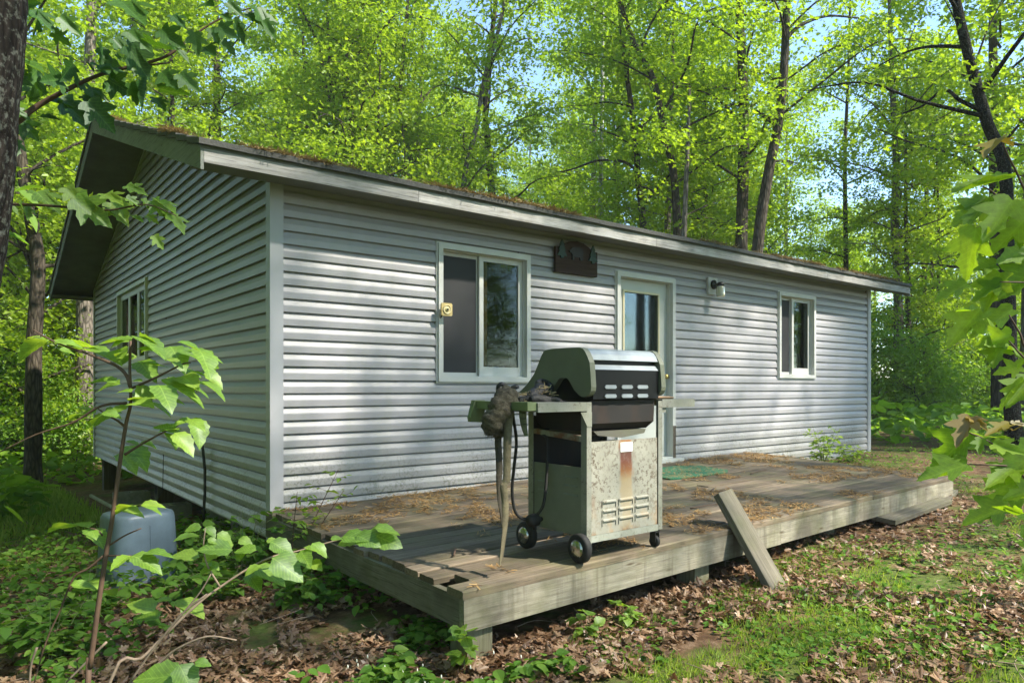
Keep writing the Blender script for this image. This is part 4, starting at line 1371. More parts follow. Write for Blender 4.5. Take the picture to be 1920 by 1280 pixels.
# ------------------------------------------------------------------ trees
def limbs_and_leaves(seed, z0, z1, R, nl, nspray, nleaf, size, lean=0.0, low=0.75, tmpl=T_MAPLE_S, wood=None, leafmb=None, x0=None, thick=.035):
    """limbs from the trunk axis with flat layered sprays of leaves; fills wood / leafmb"""
    g = np.random.default_rng(seed)
    wood = wood or MB()
    leafmb = leafmb or MB()
    P, D, Nn, S, Rn = [], [], [], [], []
    for i in range(nl):
        f = (i + g.random()) / nl
        z = z0 + (z1 - z0) * f
        prof = math.sin(math.pi * min(1, .18 + .82 * f) ** 1.0) ** .6 if f < 1 else 0
        r = R * (low + (1 - low) * prof) * (1 - .55 * f ** 3) * g.uniform(.65, 1.1)
        a = i * 2.399 + g.uniform(-.5, .5)
        dirv = np.array([math.cos(a), math.sin(a), 0])
        rise = g.uniform(.15, .75) * r * (.6 + .7 * f)
        b = np.array([0, 0, z])
        pts = spline([b, b + dirv * r * .35 + [0, 0, rise * .55], b + dirv * r * .7 + [0, 0, rise * .9] + np.cross(dirv, [0, 0, 1]) * g.uniform(-.2, .2) * r, b + dirv * r + [0, 0, rise * .95]], 3)
        wood.tube(pts, np.linspace(thick * (1.15 - .7 * f), .006, len(pts)), 5, cap=False)
        tint = g.random()
        for s in range(nspray):
            u = g.uniform(.25, 1.05)
            k = min(len(pts) - 1, int(u * (len(pts) - 1)))
            side = np.cross(dirv, [0, 0, 1.0])
            off = side * g.normal() * r * .26 + dirv * g.normal() * .15 * r + np.array([0, 0, g.normal() * .22])
            c = pts[k] + off
            if g.random() < .5:
                wood.tube([pts[k], (pts[k] + c) / 2 + [0, 0, .05], c], [.008, .006, .003], 4, cap=False)
            n = int(1.4 * nleaf * g.uniform(.6, 1.4))
            rr = g.uniform(.28, .62)
            ang = g.uniform(0, 2 * np.pi, n)
            rad = rr * np.sqrt(g.random(n))
            hx = np.stack([np.cos(ang) * rad, np.sin(ang) * rad, g.normal(0, .10, n) - .25 * rad ** 2], 1)
            P.append(c + hx)
            D.append(np.stack([np.cos(ang) + g.normal(0, .6, n), np.sin(ang) + g.normal(0, .6, n), g.normal(-.45, .4, n)], 1))
            Nn.append(np.stack([g.normal(0, .65, n), g.normal(0, .65, n), np.full(n, 1.0)], 1))
            S.append(size * g.uniform(.6, 1.25, n))
            Rn.append(np.clip(.2 * tint + .35 * g.random() + .45 * g.random(n), 0, 1))
    leafmb.batch(tmpl[0], tmpl[1], np.concatenate(P), np.concatenate(D), np.concatenate(Nn), np.concatenate(S), 0, np.concatenate(Rn))
    return wood, leafmb


def trunk_into(mb, H, r0, bend, seed, zb=-.4):
    g = np.random.default_rng(seed)
    zs = np.linspace(0, H, 9)
    x = bend * np.sin(zs / H * 2.2 + g.uniform(0, 2)) * .5 - bend * .5 * math.sin(0)
    x = x - x[0]
    y = bend * .6 * (np.cos(zs / H * 3 + g.uniform(0, 3)))
    y = y - y[0]
    pts = np.stack([x, y, zs], 1)
    pts[0, 2] = zb
    rad = r0 * (1 - .8 * zs / H)
    rad[0] *= 1.3
    mb.tube(spline(pts, 2), np.interp(np.linspace(0, 1, 17), np.linspace(0, 1, 9), rad), 9, 0, None, False, .12)


ASSET = {}
def asset(key, H, r0, bend, seed, mat_leaf, mat_bark='bark', **kw):
    wood, leaves = MB(), MB()
    trunk_into(wood, H, r0, bend, seed)
    limbs_and_leaves(seed, wood=wood, leafmb=leaves, **kw)
    ASSET[key] = (wood.mesh('trunk', MT[mat_bark]), leaves.mesh('crown', MT[mat_leaf]))


asset('maple_a', 15, .15, .35, 11, 'leaf_canopy', z0=3.2, z1=14.6, R=3.0, nl=26, nspray=13, nleaf=32, size=.105)
asset('maple_b', 14, .12, .5, 12, 'leaf_yellow', z0=2.4, z1=13.6, R=2.7, nl=26, nspray=12, nleaf=32, size=.10)
asset('maple_c', 16, .17, .25, 13, 'leaf_canopy', 'bark_grey', z0=5.0, z1=15.6, R=3.4, nl=24, nspray=14, nleaf=33, size=.108)
asset('maple_d', 10, .06, .3, 18, 'leaf_canopy', z0=4.4, z1=9.6, R=1.8, nl=13, nspray=7, nleaf=24, size=.10)
asset('pole_a', 9, .055, .4, 14, 'leaf_yellow', z0=1.2, z1=8.8, R=1.8, nl=22, nspray=9, nleaf=27, size=.095)
asset('pole_b', 7, .04, .3, 15, 'leaf_canopy', z0=.6, z1=6.8, R=1.6, nl=20, nspray=9, nleaf=27, size=.092)
asset('shrub_a', 2.6, .02, .2, 16, 'leaf_shrub', z0=.15, z1=2.5, R=1.15, nl=18, nspray=8, nleaf=24, size=.085, low=.9, tmpl=T_OVAL_S, thick=.012)
asset('shrub_b', 1.5, .014, .2, 17, 'leaf_shrub', z0=.08, z1=1.4, R=.9, nl=16, nspray=7, nleaf=22, size=.08, low=.9, tmpl=T_OVAL_S, thick=.009)

GROUPS = {'maple': ('slim leafy maple standing in the woods around the cabin', 'maples in the woods around the cabin'),
          'pole': ('thin young maple with leaves almost to the ground in the woods', 'thin young maples in the woods'),
          'shrub': ('low leafy green shrub in the understory of the woods', 'leafy shrubs under the trees')}


def place(key, x, y, sc=1.0, rz=None, label=None, group=True, cat=None, sz=None):
    kind = key.split('_')[0]
    nm = {'maple': 'maple_tree', 'pole': 'young_maple', 'shrub': 'shrub'}[kind]
    t = thing(nm, (x, y, float(ground_z(x, y)) - .05 - .4 * min(1, max(0, (math.hypot(x, y) - 25) / 60))), label or GROUPS[kind][0], cat or ('shrub' if kind == 'shrub' else 'tree'), GROUPS[kind][1] if label is None else None)
    t.rotation_euler = (0, 0, random.uniform(0, 6.28) if rz is None else rz)
    t.scale = (sc, sc, sz or sc * random.uniform(.9, 1.1))
    for me, nm_ in zip(ASSET[key], ('trunk' if kind != 'shrub' else 'stem', 'crown' if kind != 'shrub' else 'foliage')):
        o = bpy.data.objects.new(nm_, me)
        COL.objects.link(o)
        o.parent = t
    return t


def px_xy(px, d):
    p = UP(px, HOR, d)
    return p[0], p[1]


def clear(x, y, m=0.0):
    """true where nothing is built: not the cabin, not the front yard seen by the camera"""
    if -1.6 - m < x < 11.0 + m and -3.5 < y < 9.9 + m:
        return False
    return True


# trunks one can tell apart in the photograph: bearing, depth, pixel path, radius
def photo_tree(path, d, r, label, key, bark='bark', zc=None, crown=True, forks=(), sc=1.0, top=3.0, name='maple_tree', drift=None):
    pts = [UP(px, py, d + (0 if drift is None else drift * i)) for i, (px, py) in enumerate(path)]
    base = pts[0].copy()
    gz_ = float(ground_z(base[0], base[1]))
    base[2] = gz_ - .15
    if pts[0][2] > gz_ + .1:
        pts = [base] + pts
    else:
        pts[0] = base
    e = unit(pts[-1] - pts[-2])
    e = unit(e + np.array([0, 0, .6]))
    pts = pts + [pts[-1] + e * top * .5, pts[-1] + e * top]
    P = spline(np.array(pts), 4)
    H = P[-1][2] - gz_
    rad = r * (1 - .72 * np.clip((P[:, 2] - gz_) / H, 0, 1) ** 1.3)
    rad[:3] *= [1.35, 1.15, 1.05]
    t = thing(name, (base[0], base[1], gz_), label, 'tree')
    mb = MB().tube(P, rad, 11, 0, None, False, .10)
    for fk, fr in forks:
        fp = spline([UP(px, py, d + .15 * i) for i, (px, py) in enumerate(fk)], 4)
        mb.tube(fp, np.linspace(fr, fr * .35, len(fp)), 8, 0, None, False, .1)
    if crown:
        wood, leaves = MB(), MB()
        seed = int(abs(path[0][0]) * 7 + d)
        # leaf sprays hung on limbs along the real, leaning trunk
        limbs_and_leaves(seed, z0=zc or 3.0, z1=H, wood=wood, leafmb=leaves, **CR[key])
        ax = lambda z: np.array([np.interp(z, P[:, 2] - gz_, P[:, 0]) - base[0], np.interp(z, P[:, 2] - gz_, P[:, 1]) - base[1]])
        for m_ in (wood, leaves):
            for V in m_.v:
                zz = np.clip(V[:, 2], 0, H)
                V[:, 0] += np.interp(zz, P[:, 2] - gz_, P[:, 0]) - base[0]
                V[:, 1] += np.interp(zz, P[:, 2] - gz_, P[:, 1]) - base[1]
                V += np.array([base[0], base[1], gz_])
        for i in range(len(wood.v)):
            wood.mat[i][:] = 0
        mb2 = wood
        mb.build('trunk', MT[bark], t)
        mb2.build('limbs', MT[bark], t)
        leaves.build('crown', MT[CRM[key]], t)
    else:
        mb.build('trunk', MT[bark], t)
    return t


CR = {'big': dict(R=2.6, nl=20, nspray=11, nleaf=29, size=.10), 'mid': dict(R=1.9, nl=16, nspray=9, nleaf=27, size=.095), 'sparse': dict(R=2.4, nl=11, nspray=5, nleaf=20, size=.092), 'yel': dict(R=2.4, nl=20, nspray=11, nleaf=29, size=.10)}
CRM = {'big': 'leaf_canopy', 'mid': 'leaf_canopy', 'sparse': 'leaf_yellow', 'yel': 'leaf_yellow'}
photo_tree([(160, 850), (160, 570), (165, 300), (168, 140), (172, 0)], 15.3, .19, 'thick pale grey trunk just left of the cabin gable, rising above the roof peak', 'big', 'bark_grey', 5.0)
photo_tree([(62, 830), (64, 640), (72, 500), (60, 420), (46, 340), (30, 230), (20, 60)], 12.5, .14, 'dark crooked trunk in the woods left of the cabin', 'yel', 'bark', 3.6, forks=[([(68, 520), (30, 440), (-10, 400)], .05), ([(60, 430), (40, 470), (0, 490)], .035)])
photo_tree([(662, 500), (660, 300), (654, 200), (655, 100), (668, 0)], 17.5, .17, 'stout brown trunk with a side fork rising behind the middle of the roof', 'yel', 'bark', 4.2, forks=[([(658, 330), (634, 240), (610, 165), (598, 90), (560, 10)], .085)])
photo_tree([(790, 500), (776, 330), (757, 250), (750, 200), (757, 90), (765, 0)], 18.5, .085, 'slender bent grey trunk behind the roof, between two stouter trunks', 'mid', 'bark_grey', 4.0, forks=[([(760, 250), (800, 180), (830, 150)], .04)])
photo_tree([(935, 520), (922, 360), (914, 260), (910, 200), (920, 90), (930, 0)], 19, .125, 'dark straight trunk rising behind the roof above the wide window', 'big', 'bark', 4.2)
photo_tree([(862, 500), (870, 340), (893, 240), (908, 150), (934, 60), (950, -20)], 18, .09, 'leaning grey trunk crossing in front of the dark trunk behind the roof', 'mid', 'bark_grey', 4.2)
photo_tree([(1215, 560), (1206, 420), (1196, 330), (1192, 260), (1172, 120), (1160, 0)], 17, .10, 'thin dark tree with a long arching limb, behind the roof above the sign', 'mid', 'bark', 3.6, forks=[([(1202, 330), (1170, 305), (1120, 303), (1070, 320), (1040, 325)], .04)])
photo_tree([(1272, 560), (1270, 430), (1262, 320), (1245, 250), (1225, 150), (1180, 60)], 16.2, .12, 'dark trunk leaning left at the centre of a clump behind the roof', 'big', 'bark', 4.5)
photo_tree([(1280, 560), (1284, 400), (1290, 260), (1293, 176)], 15.8, .10, 'grey broken snag standing in front of the clump of trunks', 'mid', 'bark_grey', None, False, top=.15, name='dead_tree')
photo_tree([(1392, 620), (1390, 460), (1394, 300), (1394, 180), (1388, 60), (1385, -40)], 16.6, .17, 'straight stout trunk left of the kinked trunk, behind the right part of the roof', 'big', 'bark', 5.0)
photo_tree([(1418, 620), (1420, 470), (1440, 330), (1458, 240), (1470, 130), (1475, 0)], 15.6, .15, 'kinked dark trunk leaning right with a bare limb, behind the right part of the roof', 'sparse', 'bark', 5.5, forks=[([(1471, 78), (1500, 50), (1550, 32), (1610, 36)], .05), ([(1455, 230), (1420, 210), (1380, 200)], .03)])
photo_tree([(1905, 860), (1893, 690), (1888, 480), (1884, 320), (1850, 230), (1822, 130), (1800, 40), (1785, -40)], 10.5, .11, 'dark leaning trunk at the right edge behind the yellow green maple leaves', 'sparse', 'bark_dark', 4.0, forks=[([(1842, 210), (1800, 190), (1770, 170), (1730, 200), (1690, 215)], .035), ([(1822, 135), (1800, 60), (1770, 0)], .02), ([(1822, 140), (1850, 60), (1880, 0)], .02)])
photo_tree([(1684, 760), (1684, 560), (1678, 420), (1680, 300), (1672, 150)], 20, .14, 'straight trunk rising right beside the right end of the cabin', 'yel', 'bark_grey', 4.0)
photo_tree([(1735, 760), (1732, 560), (1736, 420), (1738, 250)], 23, .10, 'thin straight trunk two trees right of the cabin end', 'yel', 'bark', 3.5)
photo_tree([(1128, 520), (1126, 380), (1128, 250), (1130, 100)], 22, .10, 'white birch trunk showing through the leaves behind the roof', 'mid', 'birch', 5.0, name='birch_tree')
photo_tree([(1585, 600), (1586, 480), (1584, 300), (1590, 150)], 22, .09, 'thin dark trunk behind the right end of the roof', 'mid', 'bark', 4.0)
photo_tree([(8, 800), (4, 600), (0, 420), (-6, 200)], 17, .2, 'pale thick trunk at the left edge of the woods', 'big', 'bark_grey', 5.0)

# the rest of the woods
g = np.random.default_rng(5)
for i in range(100):                                           # canopy trees, thinning to the upper right
    d = 15 + 40 * (i / 100) ** 1.1
    px = g.uniform(-180, 1930)
    x, y = px_xy(px, d)
    if not clear(x, y, 1.2):
        continue
    if (1480 < px < 1900 or 880 < px < 1000 or 60 < px < 150) and d < 48 and g.random() < .85:
        continue
    place(['maple_a', 'maple_b', 'maple_c', 'maple_b'][i % 4], x, y, g.uniform(.75, 1.15) * (1 + max(0, d - 30) / 90))
for i in range(120):                                           # thin understory trees
    d = 11 + 30 * (i / 120)
    px = g.uniform(-150, 1980)
    x, y = px_xy(px, d)
    if not clear(x, y, .3) or (x > 10 and y < 6.5 and d < 21):
        continue
    place(['pole_a', 'pole_b'][i % 2], x, y, g.uniform(.7, 1.15))
for i in range(130):                                           # shrubs
    d = 9 + 30 * (i / 130) ** 1.2
    px = g.choice([g.uniform(-120, 200), g.uniform(1600, 2050), g.uniform(-100, 2050)])
    x, y = px_xy(px, d)
    if not clear(x, y, .6) or (x < -1 and y < 5.5) or (x > 10 and y < 6 and d < 17):
        continue
    place(['shrub_a', 'shrub_b'][i % 2], x, y, g.uniform(.7, 1.3))

# unseen trees: crowns dapple wall and deck; left ones added to darken the gable
SHADE = [('maple_d', 8.6, -6.4, 1.15), ('maple_c', 15.5, -10.0, 1.05), ('maple_d', 5.4, -5.6, .9), ('maple_d', 3.3, -5.3, .9), ('maple_d', 2.2, -6.7, 1.0), ('maple_b', -4.2, -9.0, 1.0), ('maple_a', -6.0, -5.0, 1.0), ('maple_c', -6.0, .5, 1.05), ('maple_b', -7.5, -2.0, 1.0),
         ('maple_a', -1.2, -14, 1.1), ('maple_a', 24, -10, 1.0), ('maple_c', 18.5, -12, 1.1), ('maple_b', 14, -18, 1.1), ('maple_c', -9, -12, 1.1), ('maple_a', -4, -18, 1.1), ('maple_b', 3, -21, 1.2), ('maple_a', -4.5, .8, 1.0), ('maple_b', -4.4, 8.3, 1.1), ('shrub_a', -4.3, -.6, 1.8), ('shrub_a', -4.4, 1.9, 1.9), ('shrub_a', -4.2, 6.0, 1.7), ('pole_a', -3.6, 1.2, 1.0), ('pole_b', -3.9, 3.2, 1.1), ('pole_a', -3.8, 6.5, 1.1), ('pole_b', -4.4, -1.5, 1.1), ('shrub_a', -3.3, 4.6, 1.2), ('maple_b', -9, 4, 1.0), ('maple_a', -4.6, 4.2, 1.0), ('maple_c', -5.5, 9.0, 1.0)]
for i, (k_, x, y, s) in enumerate(SHADE):
    place(k_, x, y, s)
for i in range(26):
    a = g.uniform(math.radians(110), math.radians(345))
    r = g.uniform(9, 22)
    x, y = CAM[0] + r * math.sin(a), CAM[1] + r * math.cos(a)
    if clear(x, y, 2) and not (x > -1 and y > -9):
        place(['pole_a', 'shrub_a', 'pole_b', 'shrub_a'][i % 4], x, y, g.uniform(.8, 1.2))
for i in range(60):                                            # the far side of the clearing, seen in the panes
    a = g.uniform(math.radians(78), math.radians(330))
    r = g.uniform(24, 42)
    x, y = CAM[0] + r * math.sin(a), CAM[1] + r * math.cos(a)
    place(['maple_a', 'pole_a', 'maple_b', 'pole_b', 'shrub_a'][i % 5], x, y, g.uniform(.8, 1.1))

# ------------------------------------------------------------------ near plants
def leaf_at(mb, base, tip, tmpl, face=.55, mat=0, rnd=None, spread=.35, wid=1.0, size=None):
    """one leaf from its stalk point to its tip, turned partly to the light and partly to the viewer"""
    base, tip = np.asarray(base, float), np.asarray(tip, float)
    tocam = unit(CAM - (base + tip) / 2)
    nrm = unit(np.array([0, 0, 1.0]) * (1 - face) + tocam * face + rng.normal(0, spread * .5, 3))
    if nrm[2] < 0 and face < .8:
        nrm = nrm * np.array([1, 1, -1])
    L = np.linalg.norm(tip - base)
    tv = tmpl[0] * np.array([wid, 1, 1])
    mb.batch(tv, tmpl[1], base[None], (tip - base)[None], nrm[None], size or L, mat, np.array([rng.random() if rnd is None else rnd]), True, tmpl[2])


def px_leaves(mb, lst, conv, d, tmpl, **kw):
    for (x0, y0, x1, y1, *dd) in lst:
        dz = dd[0] if dd else rng.uniform(-.06, .06)
        a, b = conv(x0, y0), conv(x1, y1)
        leaf_at(mb, UP(*a, d + dz), UP(*b, d + dz + rng.uniform(-.05, .03)), tmpl, **kw)


A4 = lambda x, y: (x * .34375, 420 + y * .34375)
A8 = lambda x, y: (x * .34375, 840 + y * .34375)
A1 = lambda x, y: (x * .34375, y * .34375)
B8 = lambda x, y: (640 + x * .34375, 840 + y * .34375)
C6 = lambda x, y: (1280 + x * .34375, 420 + y * .34375)
R1 = lambda x, y: (1700 + x * .25, 240 + y * .25)
R2 = lambda x, y: (1700 + x * .25, 740 + y * .25)


def stem(mb, lst, conv, d, r0, r1, drift=0.0, n=7):
    P = spline([UP(*conv(x, y), d + drift * i) for i, (x, y) in enumerate(lst)], 4)
    mb.tube(P, np.linspace(r0, r1, len(P)), n)
    return P


# upright sapling, lower left
DA = 1.45
b0 = UP(*A8(478, 1300), DA)
gzA = float(ground_z(b0[0], b0[1]))
sap = thing('sapling', (b0[0], b0[1], gzA), 'upright thin brown sapling with toothed leaves in front of the gable wall', 'sapling')
mb = MB()
P = spline([np.array([b0[0] - .03, b0[1], gzA - .03]), b0] + [UP(*A8(x, y), DA) for x, y in ((490, 1200), (530, 900), (575, 600), (610, 400), (660, 40))] + [UP(*A4(x, y), DA) for x, y in ((690, 1080), (712, 980), (708, 800), (712, 640))], 4)
mb.tube(P, np.linspace(.0062, .0025, len(P)), 8)
for lst, cv, r in (([(710, 890), (690, 830), (640, 780), (540, 735), (450, 700), (330, 660), (250, 620), (180, 580)], A4, .0042), ([(712, 900), (830, 850), (930, 800), (1000, 765), (1040, 760)], A4, .003), ([(690, 1115), (640, 1075), (570, 1035), (520, 1000)], A4, .003),
                   ([(680, 1260), (760, 1210), (850, 1160), (940, 1115), (1010, 1080)], A4, .003), ([(575, 580), (480, 660), (400, 710), (330, 880), (250, 1060), (180, 1300)], A8, .0026), ([(600, 530), (680, 480), (770, 440)], A8, .0022), ([(620, 340), (700, 320), (770, 312)], A8, .0022),
                   ([(560, 480), (530, 450), (490, 440)], A8, .002), ([(590, 590), (650, 590), (715, 590)], A8, .002), ([(690, 980), (600, 985), (520, 1010), (400, 1085), (200, 1150), (0, 1245)], A4, .0034)):
    stem(mb, lst, cv, DA, r, .0012)
mb.build('stem', MT['stem'], sap)
mb = MB()
LA4 = [(720, 640, 535, 715), (735, 618, 915, 700), (715, 645, 615, 640), (760, 770, 900, 835), (740, 690, 850, 680), (870, 850, 1140, 925), (985, 835, 1080, 900), (960, 650, 1090, 770), (1000, 700, 1200, 785), (1080, 690, 1190, 750), (1030, 810, 1140, 850), (1080, 860, 1235, 945), (1125, 800, 1245, 865),
       (830, 950, 968, 1048), (715, 985, 830, 985), (700, 1000, 545, 1005), (512, 1038, 370, 1038), (560, 1030, 660, 1065), (560, 1045, 525, 1115), (265, 640, 55, 615), (245, 632, 85, 680), (290, 650, 440, 715), (420, 690, 610, 775), (320, 690, 400, 730), (640, 870, 480, 885), (720, 920, 640, 925), (740, 930, 830, 925),
       (960, 1135, 840, 1140), (905, 1130, 965, 1190), (950, 1140, 1065, 1200), (1015, 1085, 940, 1105), (1025, 1070, 1115, 1135), (680, 1190, 790, 1182), (750, 1200, 855, 1205), (680, 1270, 785, 1275), (690, 700, 700, 790), (730, 720, 660, 770), (900, 740, 1000, 760), (860, 880, 950, 950), (780, 860, 740, 890)]
px_leaves(mb, LA4, A4, DA, T_OVATE, face=.18, wid=.92)
jit_ = [(x0 + dx, y0 + dy, x0 + dx + (x1 - x0) * .8 + rng.uniform(-40, 40), y0 + dy + (y1 - y0) * .8 + rng.uniform(-30, 40)) for (x0, y0, x1, y1) in LA4 for dx, dy in ((rng.uniform(-45, 45), rng.uniform(-30, 30)),)]
px_leaves(mb, jit_, A4, DA + .06, T_OVATE, face=.25, wid=.92)
px_leaves(mb, [(740, 320, 635, 365), (650, 330, 775, 400), (765, 315, 895, 345), (760, 320, 870, 385), (490, 440, 268, 512), (500, 452, 522, 525), (485, 445, 565, 460), (712, 590, 605, 602), (712, 590, 878, 690), (780, 580, 935, 640), (380, 750, 530, 760), (490, 725, 540, 735)], A8, DA, T_OVATE, face=.15, wid=.92)
mb.build('foliage', MT['leaf_near'], sap)

# leaning branch, lower left
DB = 1.9
b0 = UP(*A8(560, 1300), DB)
gzB = float(ground_z(b0[0], b0[1]))
br = thing('leaning_sapling', (b0[0], b0[1], gzB), 'bright green sapling leaning low from the lower left towards the deck corner', 'sapling')
mb = MB()
P = spline([np.array([b0[0] - .1, b0[1], gzB - .02])] + [UP(*A8(x, y), DB + .03 * i) for i, (x, y) in enumerate(((600, 1275), (770, 1150), (900, 1020), (1080, 850), (1200, 760), (1370, 650), (1500, 590), (1600, 570), (1800, 515), (1960, 470)))], 4)
mb.tube(P, np.linspace(.005, .0018, len(P)), 7)
stem(mb, [(900, 1020), (1000, 900), (1090, 790), (1150, 690)], A8, DB, .003, .0015)
stem(mb, [(1200, 760), (1130, 640), (1110, 540), (1120, 440)], A8, DB + .1, .003, .0015)
stem(mb, [(700, 1300), (860, 1180), (960, 1100), (1130, 1030), (1290, 1050)], A8, DB + .05, .004, .002)
mb.build('stem', MT['stem_dry'], br)
mb = MB()
LB = [(1330, 545, 1330, 640), (1400, 560, 1290, 600), (1270, 560, 1090, 620), (1180, 640, 1085, 690), (1140, 625, 1180, 690), (1090, 480, 955, 550), (1100, 432, 1010, 462), (1120, 430, 1180, 445), (1130, 500, 1190, 530), (1180, 470, 1280, 520), (1090, 600, 955, 660), (1640, 560, 1680, 640), (1650, 545, 1800, 500), (1700, 520, 1790, 580), (1800, 500, 1835, 550), (1480, 600, 1660, 695), (1380, 650, 1570, 705), (1350, 690, 1430, 745), (1470, 512, 1610, 540), (1450, 510, 1500, 550),
      (1690, 620, 1755, 690), (1860, 490, 1990, 600), (1940, 480, 2070, 560), (2000, 465, 2190, 555), (2040, 440, 2150, 525), (1960, 500, 1870, 560), (870, 930, 735, 955), (850, 890, 735, 950), (960, 830, 1125, 865), (940, 830, 840, 845), (1010, 860, 1000, 890), (1260, 560, 1200, 480), (1300, 500, 1340, 470), (1200, 560, 1100, 580), (1560, 590, 1640, 560), (1420, 640, 1330, 660)]
px_leaves(mb, LB, A8, DB + .15, T_OVATE2, face=.36, wid=.95, rnd=None)
px_leaves(mb, [(970, 1180, 1095, 1265), (1060, 1170, 1125, 1225), (980, 1190, 895, 1220), (1000, 1250, 730, 1270), (950, 1200, 890, 1230)], A8, DB - .1, T_OVATE2, face=.45)
mb.build('foliage', MT['leaf_near'], br)
for pts in ([(1130, 800), (1000, 900), (850, 1080), (700, 1290)], [(580, 1060), (480, 1160), (360, 1280)], [(200, 1090), (170, 1180), (160, 1290)]):
    mb = MB()
    stem(mb, pts, A8, 1.75, .003, .0025)
    mb.build('dry_stem', MT['stem_dry'], br)

# big trunk at the left edge with its maple boughs
DT = 1.75
tp = [UP(-330, 1500, DT), UP(-225, 900, DT), UP(-132, 440, DT), UP(-103, 220, DT), UP(-76, 0, DT), UP(-45, -300, DT)]
gzT = float(ground_z(tp[0][0], tp[0][1]))
big = thing('maple_tree', (tp[0][0], tp[0][1], gzT), 'dark lichen speckled trunk cut by the left edge, with boughs of dark maple leaves', 'tree')
tp[0][2] = gzT - .1
top = tp[-1]
P = spline(tp + [top + np.array([.2, -.1, 2.0]), top + np.array([.3, -.2, 4.5]), top + np.array([.3, -.1, 8])], 8)
bm_ = MB().tube(P, np.interp(np.linspace(0, 1, len(P)), [0, .08, .5, 1], [.23, .17, .14, .05]), 40, 0, None, False, .035)
bm_.build('trunk', MT['bark_dark'], big)
DM = 2.3
mb = MB()
s1 = stem(mb, [(-300, 850), (60, 690), (180, 600), (300, 530), (480, 440), (640, 385), (780, 365), (930, 347)], A1, DM, .012, .0025, .02)
s2 = stem(mb, [(640, 385), (800, 350), (930, 300), (1050, 205), (1170, 125), (1300, 70), (1390, 45)], A1, DM + .1, .006, .002, .02)
s3 = stem(mb, [(-300, 1100), (20, 1117), (200, 1122), (420, 1137), (600, 1150), (800, 1120), (960, 1180)], A1, DM - .1, .006, .0015, .0)
mb.build('bough', MT['stem'], big)
mb = MB()
LM = [(130, 40, 190, 10), (170, 60, 300, 100), (210, 110, 290, 190), (330, 100, 440, 170), (290, 180, 370, 265), (100, 330, 250, 360), (80, 380, 170, 420), (660, 10, 790, 130), (700, 180, 820, 220), (880, 170, 980, 230), (940, 90, 1010, 130), (1010, 80, 1070, 100), (620, 220, 720, 300), (700, 260, 850, 330), (560, 260, 670, 300), (830, 250, 930, 330), (960, 270, 1040, 350), (880, 400, 940, 440), (640, 320, 700, 300), (540, 360, 700, 440),
      (1060, 180, 1100, 250), (1090, 120, 1130, 50), (1120, 20, 1180, 60), (1150, 160, 1200, 240), (1190, 150, 1290, 200), (1210, 230, 1300, 290), (1200, 80, 1260, 140), (1280, 130, 1420, 170), (1340, 80, 1440, 130), (1400, 50, 1540, 100), (1430, 120, 1500, 190), (1120, 260, 1180, 320), (1240, 20, 1330, 60), (710, 460, 800, 510), (800, 450, 900, 600), (870, 490, 960, 620), (850, 540, 900, 610), (590, 440, 700, 500), (500, 480, 600, 520), (530, 500, 550, 540), (450, 530, 540, 600), (300, 560, 400, 600),
      (330, 540, 490, 690), (390, 600, 490, 680), (200, 450, 310, 520), (210, 380, 330, 450), (340, 440, 450, 380), (400, 350, 470, 420), (100, 440, 180, 470), (160, 540, 290, 570), (60, 600, 180, 620), (120, 660, 200, 750), (100, 650, 160, 750), (220, 640, 320, 700), (80, 760, 150, 790), (470, 340, 540, 370), (320, 360, 390, 420), (530, 390, 580, 330), (420, 470, 520, 440), (720, 370, 800, 420), (650, 360, 560, 420), (980, 410, 1080, 480), (760, 300, 700, 350), (600, 470, 560, 520), (220, 480, 130, 520), (480, 560, 600, 630)]
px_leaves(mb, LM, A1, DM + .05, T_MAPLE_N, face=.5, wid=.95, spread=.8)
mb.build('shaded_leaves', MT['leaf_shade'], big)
mb = MB()
px_leaves(mb, [(360, 1030, 440, 1060), (410, 1090, 610, 1190), (470, 1120, 560, 1160), (570, 1062, 660, 1080), (600, 1110, 700, 1170), (640, 1090, 700, 1140), (690, 1085, 780, 1120), (690, 1020, 800, 1090), (780, 1090, 830, 1150), (830, 1100, 920, 1190), (860, 1095, 970, 1150), (920, 1170, 1010, 1270), (720, 1180, 760, 1255), (840, 1290, 895, 1340), (30, 1100, 110, 1060), (200, 1050, 330, 1080), (560, 1140, 640, 1180), (800, 1180, 870, 1220), (130, 1110, 200, 1160)], A1, DM - .1, T_MAPLE_N, face=.45, wid=.9, spread=.6)
mb.build('bright_leaves', MT['leaf_near'], big)

